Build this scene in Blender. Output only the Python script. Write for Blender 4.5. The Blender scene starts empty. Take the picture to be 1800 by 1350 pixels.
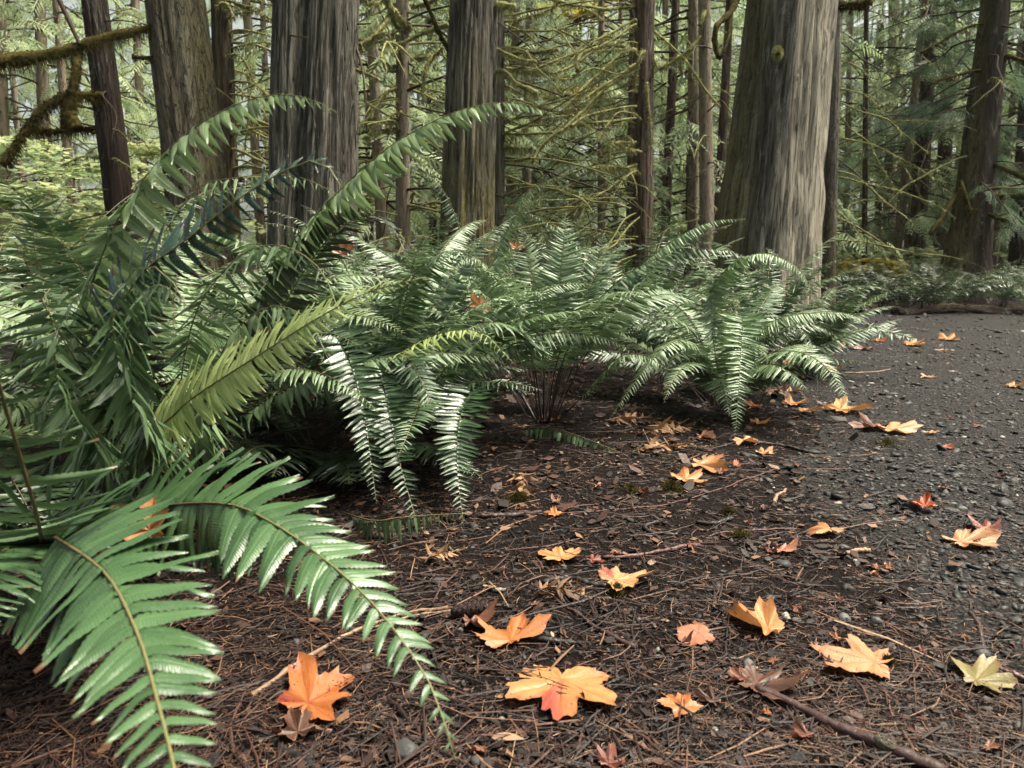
import bpy, math, random
import numpy as np
from mathutils import Vector, Matrix

scene = bpy.context.scene
COL = scene.collection
R = math.radians

# ------------------------------------------------------------------ camera
CAM_H = 0.75
PITCH = R(9.9)
FPX = 1350.0                       # focal length in pixels of the 1800 wide photograph
cam_data = bpy.data.cameras.new('camera')
cam = bpy.data.objects.new('camera', cam_data)
COL.objects.link(cam)
cam.location = (0, 0, CAM_H)
cam.rotation_euler = (R(90) - PITCH, 0, 0)
cam_data.sensor_width = 36.0
cam_data.lens = 27.0
cam_data.clip_start = 0.02
cam_data.clip_end = 400
cam_data.dof.use_dof = True
cam_data.dof.focus_distance = 2.3
cam_data.dof.aperture_fstop = 7.5
scene.camera = cam

# ------------------------------------------------------------------ sky, sun, exposure
SUN_EL, SUN_AZ = R(64), R(76)       # azimuth measured from +Y (view direction) towards +X (right)
world = bpy.data.worlds.new('World')
scene.world = world
world.use_nodes = True
wnt = world.node_tree
wnt.nodes.clear()
sky = wnt.nodes.new('ShaderNodeTexSky')
sky.sky_type = 'NISHITA'
sky.sun_disc = False
sky.sun_elevation = SUN_EL
sky.sun_rotation = SUN_AZ
sky.air_density = 1.0
sky.dust_density = 4.0
sky.ozone_density = 1.0
hs = wnt.nodes.new('ShaderNodeHueSaturation')
hs.inputs['Saturation'].default_value = 0.22
tint = wnt.nodes.new('ShaderNodeMix')
tint.data_type = 'RGBA'; tint.blend_type = 'MULTIPLY'
tint.inputs[0].default_value = 1.0
tint.inputs[7].default_value = (0.94, 1.0, 0.90, 1)
bg = wnt.nodes.new('ShaderNodeBackground')
bg.inputs['Strength'].default_value = 0.05
wout = wnt.nodes.new('ShaderNodeOutputWorld')
wnt.links.new(sky.outputs[0], hs.inputs['Color'])
wnt.links.new(hs.outputs[0], tint.inputs[6])
wnt.links.new(tint.outputs[2], bg.inputs['Color'])
wnt.links.new(bg.outputs[0], wout.inputs['Surface'])

sun_d = bpy.data.lights.new('sun', 'SUN')
sun_d.energy = 3.2
sun_d.angle = R(20)
sun_d.color = (1.0, 0.93, 0.76)
sun = bpy.data.objects.new('sun', sun_d)
COL.objects.link(sun)
_sd = Vector((math.sin(SUN_AZ) * math.cos(SUN_EL), math.cos(SUN_AZ) * math.cos(SUN_EL), math.sin(SUN_EL)))
sun.rotation_euler = (-_sd).to_track_quat('-Z', 'Y').to_euler()
sun.location = (6, 4, 14)

scene.view_settings.view_transform = 'Standard'
scene.view_settings.look = 'None'
scene.view_settings.exposure = 1.95
scene.view_settings.gamma = 1.0
scene.render.engine = 'CYCLES'
scene.cycles.use_denoising = True
scene.cycles.max_bounces = 4
scene.cycles.diffuse_bounces = 3
scene.cycles.glossy_bounces = 1
scene.cycles.use_adaptive_sampling = True
scene.cycles.adaptive_threshold = 0.03
scene.cycles.transmission_bounces = 2
scene.cycles.volume_bounces = 0
scene.cycles.caustics_reflective = False
scene.cycles.caustics_refractive = False

# ------------------------------------------------------------------ helpers
rng = np.random.default_rng(11)
random.seed(11)
C0 = np.array([0, 0, CAM_H])
FW = np.array([0, math.cos(PITCH), -math.sin(PITCH)])
UP = np.array([0, math.sin(PITCH), math.cos(PITCH)])
RT = np.array([1.0, 0, 0])


def P(px, py, d):
    """point of the place that the photograph shows at pixel (px, py), d metres in front of the lens"""
    return C0 + d * (FW + (px - 900) / FPX * RT - (py - 675) / FPX * UP)


_tab = np.random.default_rng(5).random((256, 256))


def vnoise(x, y, s=0):
    x = np.asarray(x, float) + s * 17.31; y = np.asarray(y, float) + s * 9.77
    xi = np.floor(x).astype(int); yi = np.floor(y).astype(int)
    fx = x - xi; fy = y - yi
    fx = fx * fx * (3 - 2 * fx); fy = fy * fy * (3 - 2 * fy)
    a = _tab[xi & 255, yi & 255]; b = _tab[(xi + 1) & 255, yi & 255]
    c = _tab[xi & 255, (yi + 1) & 255]; d = _tab[(xi + 1) & 255, (yi + 1) & 255]
    return (a * (1 - fx) + b * fx) * (1 - fy) + (c * (1 - fx) + d * fx) * fy


def fbm(x, y, o=4, s=0):
    t = 0; a = 0.5
    for i in range(o):
        t = t + a * vnoise(np.asarray(x) * 2 ** i, np.asarray(y) * 2 ** i, s + i * 3)
        a *= 0.5
    return t


def gh(x, y):
    """height of the forest floor"""
    x = np.asarray(x, float); y = np.asarray(y, float)
    r = np.hypot(x, y)
    h = 0.10 * (fbm(x * 0.35, y * 0.35, 3, 2) - 0.44) * np.clip((r - 1.5) / 5, 0, 1)
    left = np.clip((0.25 + 0.28 * y - x) / 1.2, 0, 1)          # the fern bank stands a little above the path
    h = h + 0.05 * left * left * (3 - 2 * left) * np.clip((y - 1.2) / 1.2, 0, 1)
    h = h + 0.07 * np.clip((y - 9.3) / 0.8, 0, 1) + 0.012 * np.clip(y - 12, 0, 100)
    h = h + 0.016 * (fbm(x * 4.2, y * 4.2, 3, 8) - 0.44) * np.clip(1.3 - r / 14, 0, 1)
    h = h + 0.020 * (fbm(x * 20, y * 20, 4, 21) - 0.44) * np.clip(1.2 - r / 7, 0, 1)
    return h


def G(px, py):
    """point of the ground that the photograph shows at pixel (px, py)"""
    v = FW + (px - 900) / FPX * RT - (py - 675) / FPX * UP
    z = 0.0
    for _ in range(6):
        t = (CAM_H - z) / -v[2]
        p = C0 + t * v
        z = float(gh(p[0], p[1]))
    return np.array([p[0], p[1], z])


def nrm(v):
    v = np.asarray(v, float)
    return v / np.maximum(np.linalg.norm(v, axis=-1, keepdims=True), 1e-9)


def mesh_obj(name, V, Fc, mat, parent=None, smooth=True, attrs=None, loc=None):
    """one mesh object from arrays; faces are a list or an (n,k) array"""
    V = np.asarray(V, float)
    if loc is not None:
        V = V - np.asarray(loc)
    me = bpy.data.meshes.new(name)
    fill_mesh(me, V, Fc, smooth, attrs)
    if mat is not None:
        me.materials.append(mat)
    o = bpy.data.objects.new(name, me)
    COL.objects.link(o)
    if loc is not None:
        o.location = loc
    if parent is not None:
        o.parent = parent
        if loc is None:
            o.matrix_parent_inverse = Matrix.Translation(-Vector(parent.location))
        else:
            o.location = Vector(loc) - Vector(parent.location)
    return o


def fill_mesh(me, V, Fc, smooth=True, attrs=None):
    if isinstance(Fc, np.ndarray):
        parts = [Fc]
    elif len(Fc) and isinstance(Fc[0], np.ndarray):
        parts = Fc
    else:
        me.from_pydata(V.tolist(), [], Fc)
        parts = None
    if parts is not None:
        parts = [p for p in parts if len(p)]
        nl = sum(p.size for p in parts); nf = sum(len(p) for p in parts)
        me.vertices.add(len(V)); me.loops.add(nl); me.polygons.add(nf)
        me.vertices.foreach_set('co', V.astype(np.float32).ravel())
        me.loops.foreach_set('vertex_index', np.concatenate([p.ravel() for p in parts]).astype(np.int32))
        tot = np.concatenate([np.full(len(p), p.shape[1]) for p in parts])
        st = np.concatenate([[0], np.cumsum(tot)[:-1]])
        me.polygons.foreach_set('loop_start', st.astype(np.int32))
        me.update(calc_edges=True)
    if smooth:
        me.polygons.foreach_set('use_smooth', np.ones(len(me.polygons), bool))
    for k, a in (attrs or {}).items():
        a = np.asarray(a, np.float32)
        if a.ndim == 2 and a.shape[1] == 3 and k == 'bark':
            me.attributes.new(k, 'FLOAT_VECTOR', 'POINT').data.foreach_set('vector', a.ravel())
        else:
            me.attributes.new(k, 'FLOAT', 'POINT').data.foreach_set('value', a.ravel())
    me.update()


def empty(name, loc, label=None, cat=None, group=None):
    o = bpy.data.objects.new(name, None)
    COL.objects.link(o)
    o.location = Vector(loc)
    tag(o, label, cat, group)
    return o


def tag(o, label=None, cat=None, group=None, kind=None):
    if label: o['label'] = label
    if cat: o['category'] = cat
    if group: o['group'] = group
    if kind: o['kind'] = kind
    return o


def spline(pts, n):
    """Catmull-Rom through pts, n samples evenly spaced along the curve"""
    p = np.asarray(pts, float)
    if len(p) == 2:
        return p[0] + np.linspace(0, 1, n)[:, None] * (p[1] - p[0])
    q = np.vstack([2 * p[0] - p[1], p, 2 * p[-1] - p[-2]])
    out = []
    for i in range(1, len(q) - 2):
        t = np.linspace(0, 1, 14, endpoint=False)[:, None]
        a, b, c, d = q[i - 1], q[i], q[i + 1], q[i + 2]
        out.append(0.5 * (2 * b + (c - a) * t + (2 * a - 5 * b + 4 * c - d) * t ** 2 + (3 * b - a - 3 * c + d) * t ** 3))
    out.append(p[-1:])
    o = np.vstack(out)
    s = np.concatenate([[0], np.cumsum(np.linalg.norm(np.diff(o, axis=0), axis=1))])
    u = np.linspace(0, s[-1], n)
    return np.stack([np.interp(u, s, o[:, k]) for k in range(3)], 1)


def tangents(c):
    return nrm(np.gradient(c, axis=0))


def tube(c, r, k=6, cap=True, rough=0.0, seed=0):
    """tube along the polyline c with radii r: vertices, quads (plus end caps)"""
    c = np.asarray(c, float); n = len(c)
    r = np.broadcast_to(np.asarray(r, float), (n,))
    T = tangents(c)
    ref = np.array([0, 0, 1.0]) if abs(T[:, 2]).mean() < 0.8 else np.array([1.0, 0, 0])
    A = nrm(np.cross(T, ref)); B = np.cross(T, A)
    th = np.linspace(0, 2 * np.pi, k, endpoint=False)
    rr = r[:, None] * np.ones(k)
    if rough:
        rr = rr * (1 + rough * (2 * vnoise(np.arange(n)[:, None] * 0.9, np.arange(k)[None, :] * 1.7, seed) - 1))
    V = c[:, None] + rr[..., None] * (np.cos(th)[None, :, None] * A[:, None] + np.sin(th)[None, :, None] * B[:, None])
    V = V.reshape(-1, 3)
    i = np.arange(n - 1)[:, None] * k; j = np.arange(k)[None, :]; j2 = (j + 1) % k
    Q = np.stack([i + j, i + j2, i + k + j2, i + k + j], -1).reshape(-1, 4)
    if cap:
        m = len(V)
        V = np.vstack([V, c[:1], c[-1:]])
        jj = np.arange(k); j2 = (jj + 1) % k
        t1 = np.stack([np.full(k, m), j2, jj], 1)
        t2 = np.stack([np.full(k, m + 1), (n - 1) * k + jj, (n - 1) * k + j2], 1)
        return V, [Q, np.vstack([t1, t2])]
    return V, [Q]


class Bag:
    """collects pieces into one mesh"""
    def __init__(s):
        s.V = []; s.F = {}; s.n = 0; s.A = {}
    def add(s, V, Fs, **at):
        if isinstance(Fs, np.ndarray): Fs = [Fs]
        for f in Fs:
            if len(f): s.F.setdefault(f.shape[1], []).append(f + s.n)
        s.V.append(V); s.n += len(V)
        for k, a in at.items():
            s.A.setdefault(k, []).append(np.broadcast_to(np.asarray(a, float), (len(V),)))
    def obj(s, name, mat, parent=None, smooth=True, loc=None):
        return mesh_obj(name, np.vstack(s.V), [np.vstack(v) for v in s.F.values()], mat, parent, smooth,
                        {k: np.concatenate(v) for k, v in s.A.items()}, loc)


# ------------------------------------------------------------------ materials
class NT:
    def __init__(s, name):
        s.m = bpy.data.materials.new(name); s.m.use_nodes = True
        s.t = s.m.node_tree; s.t.nodes.clear()
        s.out = s.t.nodes.new('ShaderNodeOutputMaterial')
    def n(s, typ, **kw):
        x = s.t.nodes.new('ShaderNode' + typ)
        for k, v in kw.items():
            setattr(x, k, v)
        return x
    def put(s, sock, v):
        if hasattr(v, 'links') or hasattr(v, 'is_output'):
            s.t.links.new(v, sock)
        elif isinstance(v, (tuple, list)) and len(v) == 3 and sock.type == 'RGBA':
            sock.default_value = (*v, 1)
        else:
            sock.default_value = v
    def coord(s, scale=(1, 1, 1), kind='Object'):
        c = s.n('TexCoord'); mp = s.n('Mapping')
        s.t.links.new(c.outputs[kind], mp.inputs[0]); mp.inputs['Scale'].default_value = scale
        return mp.outputs[0]
    def noise(s, vec, scale=5, detail=4, rough=0.55, dist=0.0):
        x = s.n('TexNoise'); s.put(x.inputs['Vector'], vec)
        x.inputs['Scale'].default_value = scale; x.inputs['Detail'].default_value = detail
        x.inputs['Roughness'].default_value = rough; x.inputs['Distortion'].default_value = dist
        return x.outputs['Fac']
    def voro(s, vec, scale=5, feature='F1', out='Distance', rnd=1.0):
        x = s.n('TexVoronoi', feature=feature); s.put(x.inputs['Vector'], vec)
        x.inputs['Scale'].default_value = scale; x.inputs['Randomness'].default_value = rnd
        return x.outputs[out]
    def ramp(s, fac, stops):
        x = s.n('ValToRGB'); s.put(x.inputs[0], fac)
        e = x.color_ramp.elements
        while len(e) < len(stops): e.new(0.5)
        for el, (p, c) in zip(e, stops):
            el.position = p; el.color = (*c, 1) if isinstance(c, (tuple, list)) else (c, c, c, 1)
        return x.outputs[0]
    def mix(s, fac, a, b, mode='MIX'):
        x = s.n('Mix', data_type='RGBA', blend_type=mode)
        s.put(x.inputs[0], fac); s.put(x.inputs[6], a); s.put(x.inputs[7], b)
        return x.outputs[2]
    def math(s, op, a, b=0.0, c=None):
        x = s.n('Math', operation=op); s.put(x.inputs[0], a); s.put(x.inputs[1], b)
        if c is not None: s.put(x.inputs[2], c)
        return x.outputs[0]
    def rng(s, v, a, b, c=0.0, d=1.0):
        x = s.n('MapRange'); s.put(x.inputs[0], v)
        for i, q in enumerate((a, b, c, d)): x.inputs[i + 1].default_value = q
        return x.outputs[0]
    def attr(s, name, out='Fac'):
        x = s.n('Attribute', attribute_name=name)
        return x.outputs[out]
    def objinfo(s, out='Random'):
        return s.n('ObjectInfo').outputs[out]
    def bump(s, h, strength=0.5, dist=0.01, normal=None):
        x = s.n('Bump'); s.put(x.inputs['Height'], h)
        x.inputs['Strength'].default_value = strength; x.inputs['Distance'].default_value = dist
        if normal is not None: s.put(x.inputs['Normal'], normal)
        return x.outputs[0]
    def finish(s, color, rough=0.6, normal=None, spec=0.5, trans=0.0, tcol=None, coat=0.0, coat_rough=0.2):
        b = s.n('BsdfPrincipled')
        s.put(b.inputs['Base Color'], color); s.put(b.inputs['Roughness'], rough)
        s.put(b.inputs['Specular IOR Level'], spec)
        if coat:
            s.put(b.inputs['Coat Weight'], coat); b.inputs['Coat Roughness'].default_value = coat_rough
        if normal is not None: s.put(b.inputs['Normal'], normal)
        sh = b.outputs[0]
        if trans:
            t = s.n('BsdfTranslucent'); s.put(t.inputs['Color'], tcol if tcol is not None else color)
            mx = s.n('MixShader'); mx.inputs[0].default_value = trans
            s.t.links.new(sh, mx.inputs[1]); s.t.links.new(t.outputs[0], mx.inputs[2])
            sh = mx.outputs[0]
        s.t.links.new(sh, s.out.inputs['Surface'])
        return s.m
def mat_ground():
    t = NT('forest_soil'); v = t.coord()
    n1 = t.noise(v, 2.2, 5, 0.6); n2 = t.noise(v, 34, 5, 0.7); n3 = t.noise(v, 160, 4, 0.7)
    c = t.ramp(n2, [(0.28, (0.0018, 0.0009, 0.0009)), (0.5, (0.0056, 0.0034, 0.0036)), (0.66, (0.016, 0.0094, 0.0092)), (0.8, (0.038, 0.022, 0.020))])
    c = t.mix(t.rng(n1, 0.38, 0.68), c, t.ramp(n3, [(0.35, (0.0028, 0.0014, 0.0013)), (0.75, (0.028, 0.0125, 0.0092))]))
    vo = t.voro(v, 120, 'F1', 'Distance'); h = t.math('ADD', t.math('MULTIPLY', n2, 1.2), t.math('MULTIPLY', n3, 0.5))
    h = t.math('ADD', h, t.math('MULTIPLY', vo, 0.4))
    return t.finish(c, t.rng(n2, 0.3, 0.7, 0.6, 0.95), t.bump(h, 1.0, 0.03), 0.12)


def mat_path():
    t = NT('wet_gravel_path'); v = t.coord()
    n1 = t.noise(v, 1.6, 5, 0.6); n2 = t.noise(v, 60, 5, 0.7)
    vc = t.voro(v, 75, 'F1', 'Color'); vd = t.voro(v, 75, 'F1', 'Distance')
    s = t.n('SeparateColor'); t.put(s.inputs[0], vc)
    peb = t.ramp(s.outputs[0], [(0.0, (0.004, 0.0034, 0.0036)), (0.5, (0.017, 0.0148, 0.0155)), (0.8, (0.046, 0.042, 0.042)), (0.97, (0.12, 0.112, 0.105))])
    soil = t.ramp(n2, [(0.3, (0.003, 0.0024, 0.0024)), (0.7, (0.020, 0.016, 0.0165))])
    c = t.mix(t.rng(vd, 0.25, 0.62), peb, soil)
    c = t.mix(t.rng(n1, 0.42, 0.60, 0.0, 0.6), c, soil)
    h = t.math('SUBTRACT', t.math('MULTIPLY', n2, 0.8), vd)
    return t.finish(c, t.rng(n2, 0.3, 0.7, 0.55, 0.9), t.bump(h, 1.0, 0.014), 0.18)


def mat_attr_color(name, stops, rough=(0.4, 0.7), spec=0.5, bump=0.3, scale=200, trans=0.0):
    """colour picked per piece from the attribute tone"""
    t = NT(name); v = t.coord(); n = t.noise(v, scale, 3)
    c = t.ramp(t.attr('tone'), stops)
    c = t.mix(t.rng(n, 0.3, 0.7, 0.0, 0.45), c, t.mix(1.0, c, (0.35, 0.33, 0.33), 'MULTIPLY'))
    return t.finish(c, t.rng(n, 0.3, 0.7, *rough), t.bump(n, bump, 0.004), spec, trans)


def mat_bark(name, dark, mid, light, red=(0.10, 0.035, 0.025), moss=(0.16, 0.135, 0.05), fibre=50, stretch=0.055, redamt=0.35, strength=1.0, plates=False, crackamt=0.27):
    t = NT(name)
    def bc(sc):
        mp = t.n('Mapping'); t.put(mp.inputs[0], t.attr('bark', 'Vector')); mp.inputs['Scale'].default_value = sc
        return mp.outputs[0]
    v = bc((1, 1, stretch)); v0 = bc((1, 1, 1))
    w = t.noise(v0, 2.0, 3)
    n1 = t.noise(v, fibre, 6, 0.62, 0.12); n2 = t.noise(v, fibre * 3.6, 4, 0.7); n3 = t.noise(v0, 5, 4)
    if plates:
        v2 = bc((1, 1, 0.35)); n1 = t.noise(v2, fibre * 0.7, 6, 0.7, 0.9)
    rg = t.attr('ridge')
    nc = t.noise(v, fibre * 0.72, 3, 0.55, 0.15)
    crack = t.rng(t.math('ABSOLUTE', t.math('SUBTRACT', nc, 0.5)), 0.004, 0.045)
    f = t.math('ADD', t.math('MULTIPLY', n1, 0.35), t.math('ADD', t.math('MULTIPLY', n2, 0.45), t.math('MULTIPLY', rg, 0.12)))
    c = t.ramp(f, [(0.30, dark), (0.46, mid), (0.64, light)])
    c = t.mix(t.math('MULTIPLY', t.math('SUBTRACT', 1.0, crack), 2.3 * crackamt), c, tuple(x * 0.5 for x in dark))
    c = t.mix(t.rng(n3, 0.45, 0.7, 0, redamt), c, t.mix(1.0, c, tuple(min(1, x * 7) for x in red), 'MULTIPLY'))
    li = t.math('MULTIPLY', t.rng(t.noise(v0, 4.5, 5, 0.7), 0.56, 0.64), t.rng(t.noise(v0, 60, 3, 0.7), 0.40, 0.55))
    c = t.mix(t.math('MULTIPLY', li, 0.55), c, (0.30, 0.33, 0.26))
    bare = t.ramp(n1, [(0.28, (0.14, 0.115, 0.09)), (0.42, (0.36, 0.315, 0.25)), (0.7, (0.52, 0.46, 0.375))])
    bare = t.mix(t.rng(rg, 0.30, 0.05, 0, 0.6), bare, (0.09, 0.065, 0.05))
    bare = t.mix(t.rng(crack, 0.35, 0.0, 0, 0.75), bare, (0.07, 0.05, 0.04))
    c = t.mix(t.attr('bare'), c, bare)
    mo = t.ramp(t.noise(v0, 40, 4, 0.7), [(0.3, tuple(x * 0.5 for x in moss)), (0.7, tuple(x * 1.5 for x in moss))])
    mf = t.math('MULTIPLY', t.attr('moss'), t.rng(t.noise(v0, 14, 5, 0.7), 0.34, 0.58))
    c = t.mix(mf, c, mo)
    h = t.math('ADD', t.math('MULTIPLY', n1, 0.6), t.math('ADD', t.math('MULTIPLY', n2, 0.4), t.math('MULTIPLY', crack, 0.7)))
    return t.finish(c, 0.85, t.bump(h, strength, 0.04), 0.25)


def mat_moss(name='moss', a=(0.17, 0.165, 0.065), b=(0.43, 0.42, 0.20)):
    t = NT(name); v = t.coord(); n = t.noise(v, 45, 4, 0.7); n2 = t.noise(v, 6, 3)
    c = t.ramp(n, [(0.3, a), (0.75, b)])
    c = t.mix(t.rng(n2, 0.4, 0.65, 0, 0.6), c, tuple(0.45 * x for x in a))
    return t.finish(c, 0.95, t.bump(n, 0.8, 0.01), 0.1, 0.15)


def mat_fern(name, a, b, tipc=(0.13, 0.055, 0.022), rough=0.34, trans=0.16, spec=0.5, brown=0.86, tcol=None, sheen=0.0):
    t = NT(name); v = t.coord(kind='Generated') if False else t.coord()
    tone = t.attr('tone'); tip = t.attr('tip'); w = t.attr('across')
    geo = t.n('NewGeometry').outputs['Position']
    n = t.noise(geo, 30, 4); n2 = t.noise(geo, 260, 3)
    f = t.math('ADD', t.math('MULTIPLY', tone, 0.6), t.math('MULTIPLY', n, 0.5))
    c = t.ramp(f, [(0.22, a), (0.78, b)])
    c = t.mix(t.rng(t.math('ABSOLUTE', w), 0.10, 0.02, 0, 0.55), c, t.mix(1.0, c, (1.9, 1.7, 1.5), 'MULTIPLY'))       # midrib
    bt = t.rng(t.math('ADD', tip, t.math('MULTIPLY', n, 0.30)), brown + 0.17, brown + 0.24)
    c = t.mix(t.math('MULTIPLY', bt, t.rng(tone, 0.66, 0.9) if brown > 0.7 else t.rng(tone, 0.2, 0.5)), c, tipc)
    c = t.mix(t.rng(t.math('ADD', n2, t.math('MULTIPLY', n, 0.5)), 0.98, 1.06, 0, 0.6), c, (0.16, 0.07, 0.03))
    vn = t.math('SINE', t.math('ADD', t.math('MULTIPLY', tip, 165.0), t.math('MULTIPLY', t.math('ABSOLUTE', w), -9.0)))
    h = t.math('ADD', t.math('MULTIPLY', n2, 0.30), t.math('ADD', t.math('MULTIPLY', t.rng(t.math('ABSOLUTE', w), 0.0, 0.2), 0.6), t.math('MULTIPLY', vn, 0.10)))
    return t.finish(c, t.rng(n2, 0.3, 0.7, rough - 0.08, rough + 0.12), t.bump(h, 0.35, 0.0025), spec, trans, tcol)


M = {}
M['soil'] = mat_ground()
M['path'] = mat_path()
M['gravel'] = mat_attr_color('gravel_stone', [(0.0, (0.006, 0.0055, 0.006)), (0.45, (0.022, 0.0205, 0.022)), (0.75, (0.062, 0.061, 0.061)), (0.92, (0.12, 0.120, 0.112)), (1.0, (0.30, 0.28, 0.25))], (0.5, 0.8), 0.35)
M['litter'] = mat_attr_color('needle_litter', [(0.0, (0.004, 0.002, 0.0018)), (0.45, (0.018, 0.0062, 0.0048)), (0.72, (0.064, 0.023, 0.0145)), (0.92, (0.19, 0.097, 0.052)), (1.0, (0.32, 0.21, 0.13))], (0.5, 0.8), 0.4)
M['stick'] = mat_attr_color('stick_bark', [(0.0, (0.010, 0.009, 0.009)), (0.3, (0.035, 0.017, 0.016)), (0.6, (0.085, 0.032, 0.030)), (0.8, (0.17, 0.09, 0.055)), (1.0, (0.38, 0.26, 0.17))], (0.4, 0.75), 0.4, 0.6, 90)
M['bark_grey'] = mat_bark('cedar_bark', (0.022, 0.015, 0.012), (0.108, 0.096, 0.080), (0.28, 0.255, 0.215), redamt=0.12)
M['bark_pale'] = mat_bark('pale_thin_bark', (0.09, 0.065, 0.05), (0.23, 0.18, 0.14), (0.36, 0.30, 0.24), fibre=18, stretch=0.3, redamt=0.2, strength=0.5)
M['bark_red'] = mat_bark('dark_red_bark', (0.010, 0.006, 0.005), (0.036, 0.020, 0.016), (0.090, 0.056, 0.045), redamt=0.3)
M['bark_brown'] = mat_bark('brown_bark', (0.024, 0.014, 0.011), (0.080, 0.052, 0.042), (0.17, 0.125, 0.10), fibre=22, stretch=0.16, redamt=0.45)
M['bark_lichen'] = mat_bark('lichen_bark', (0.020, 0.013, 0.012), (0.10, 0.085, 0.07), (0.34, 0.32, 0.27), fibre=24, stretch=0.6, redamt=0.2)
M['bark_rough'] = mat_bark('rough_lichen_bark', (0.030, 0.020, 0.016), (0.105, 0.088, 0.072), (0.23, 0.21, 0.175), fibre=34, stretch=0.22, redamt=0.3)
M['moss'] = mat_moss()
M['moss_dark'] = mat_moss('dark_moss', (0.030, 0.024, 0.006), (0.13, 0.105, 0.030))
M['twig'] = mat_attr_color('dead_twig', [(0.0, (0.02, 0.012, 0.010)), (1.0, (0.10, 0.07, 0.05))], (0.7, 0.9), 0.2)
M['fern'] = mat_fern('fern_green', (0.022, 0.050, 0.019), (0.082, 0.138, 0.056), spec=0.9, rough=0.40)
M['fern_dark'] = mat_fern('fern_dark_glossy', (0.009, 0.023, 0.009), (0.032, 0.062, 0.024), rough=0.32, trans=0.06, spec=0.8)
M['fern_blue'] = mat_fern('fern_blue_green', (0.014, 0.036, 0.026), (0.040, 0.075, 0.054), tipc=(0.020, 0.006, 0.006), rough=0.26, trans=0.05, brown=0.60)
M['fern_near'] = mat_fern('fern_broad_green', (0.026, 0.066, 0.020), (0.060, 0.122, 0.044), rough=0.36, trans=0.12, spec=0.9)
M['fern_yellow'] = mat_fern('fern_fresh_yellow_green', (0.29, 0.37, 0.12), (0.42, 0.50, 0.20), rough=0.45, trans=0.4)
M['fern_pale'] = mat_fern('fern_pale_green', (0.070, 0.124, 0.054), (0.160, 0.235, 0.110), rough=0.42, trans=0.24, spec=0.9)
M['fern_lit'] = mat_fern('fern_lit_green', (0.105, 0.165, 0.068), (0.20, 0.275, 0.130), rough=0.42, trans=0.32, spec=0.8)  # paler base colour put in for brighter light on the fronds
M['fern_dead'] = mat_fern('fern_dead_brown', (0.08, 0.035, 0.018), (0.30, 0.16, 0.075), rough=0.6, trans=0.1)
M['rachis'] = mat_attr_color('fern_stalk', [(0.0, (0.016, 0.008, 0.006)), (0.35, (0.050, 0.022, 0.014)), (0.7, (0.13, 0.095, 0.04)), (1.0, (0.20, 0.20, 0.075))], (0.35, 0.6), 0.5, 0.2)


def mat_maple():
    t = NT('fallen_maple_leaf'); v = t.coord()
    base = t.mix(1.0, t.objinfo('Color'), (0.82, 0.78, 0.86), 'MULTIPLY')
    rnd = t.objinfo('Random')
    off = t.n('VectorMath', operation='ADD'); t.put(off.inputs[0], v)
    cx = t.n('CombineXYZ'); t.put(cx.inputs[0], t.math('MULTIPLY', rnd, 37.0)); t.put(cx.inputs[1], t.math('MULTIPLY', rnd, 11.0))
    t.put(off.inputs[1], cx.outputs[0]); v = off.outputs[0]
    n = t.noise(v, 28, 4, 0.6); n2 = t.noise(v, 190, 3)
    c = t.mix(t.rng(n, 0.35, 0.7, 0.0, 0.55), base, t.mix(1.0, base, (0.80, 0.50, 0.36), 'MULTIPLY'))
    c = t.mix(t.math('MULTIPLY', t.attr('red'), t.rng(n, 0.2, 0.6, 0.75, 1.0)), c, (0.24, 0.035, 0.030))
    c = t.mix(t.math('MULTIPLY', t.attr('vein'), 0.55), c, t.mix(1.0, base, (0.65, 0.36, 0.22), 'MULTIPLY'))
    c = t.mix(t.rng(t.math('ADD', t.attr('edge'), t.math('MULTIPLY', n, 0.5)), 1.12, 1.26, 0, 0.6), c, (0.16, 0.055, 0.025))
    sp = t.voro(v, 75, 'F1', 'Distance')
    spm = t.math('MULTIPLY', t.rng(sp, 0.16, 0.10), t.rng(t.noise(v, 22, 2), 0.50, 0.56))
    c = t.mix(spm, c, (0.018, 0.010, 0.008))
    h = t.math('SUBTRACT', n2, t.math('MULTIPLY', t.attr('vein'), 1.2))
    return t.finish(c, t.rng(n2, 0.3, 0.7, 0.38, 0.6), t.bump(h, 0.35, 0.003), 0.4, 0.18)


M['maple'] = mat_maple()


def mat_needle(name, a, b, rough=0.55, trans=0.45):
    t = NT(name); geo = t.n('NewGeometry').outputs['Position']
    n = t.noise(geo, 1.2, 4, 0.6)
    f = t.math('ADD', t.math('MULTIPLY', t.attr('tone'), 0.55), t.math('MULTIPLY', n, 0.5))
    c = t.ramp(f, [(0.25, a), (0.75, b)])
    return t.finish(c, rough, None, 0.35, trans)


M['needle'] = mat_needle('brightened_cedar_spray', (0.075, 0.115, 0.055), (0.31, 0.39, 0.20))  # albedo raised in place of open-sky light on the background
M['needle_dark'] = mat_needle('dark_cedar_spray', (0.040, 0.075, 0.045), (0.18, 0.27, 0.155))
M['needle_brightened'] = mat_needle('brightened_hemlock_spray', (0.20, 0.27, 0.13), (0.52, 0.60, 0.34), 0.5, 0.5)  # palest sprays, with the open-sky brightness put into the colour
M['vine_maple'] = mat_needle('vine_maple_leaf', (0.19, 0.27, 0.14), (0.52, 0.55, 0.28), 0.45, 0.5)
M['yellow_leaf'] = mat_needle('autumn_yellow_leaf', (0.30, 0.25, 0.06), (0.55, 0.45, 0.12), 0.5, 0.4)
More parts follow.
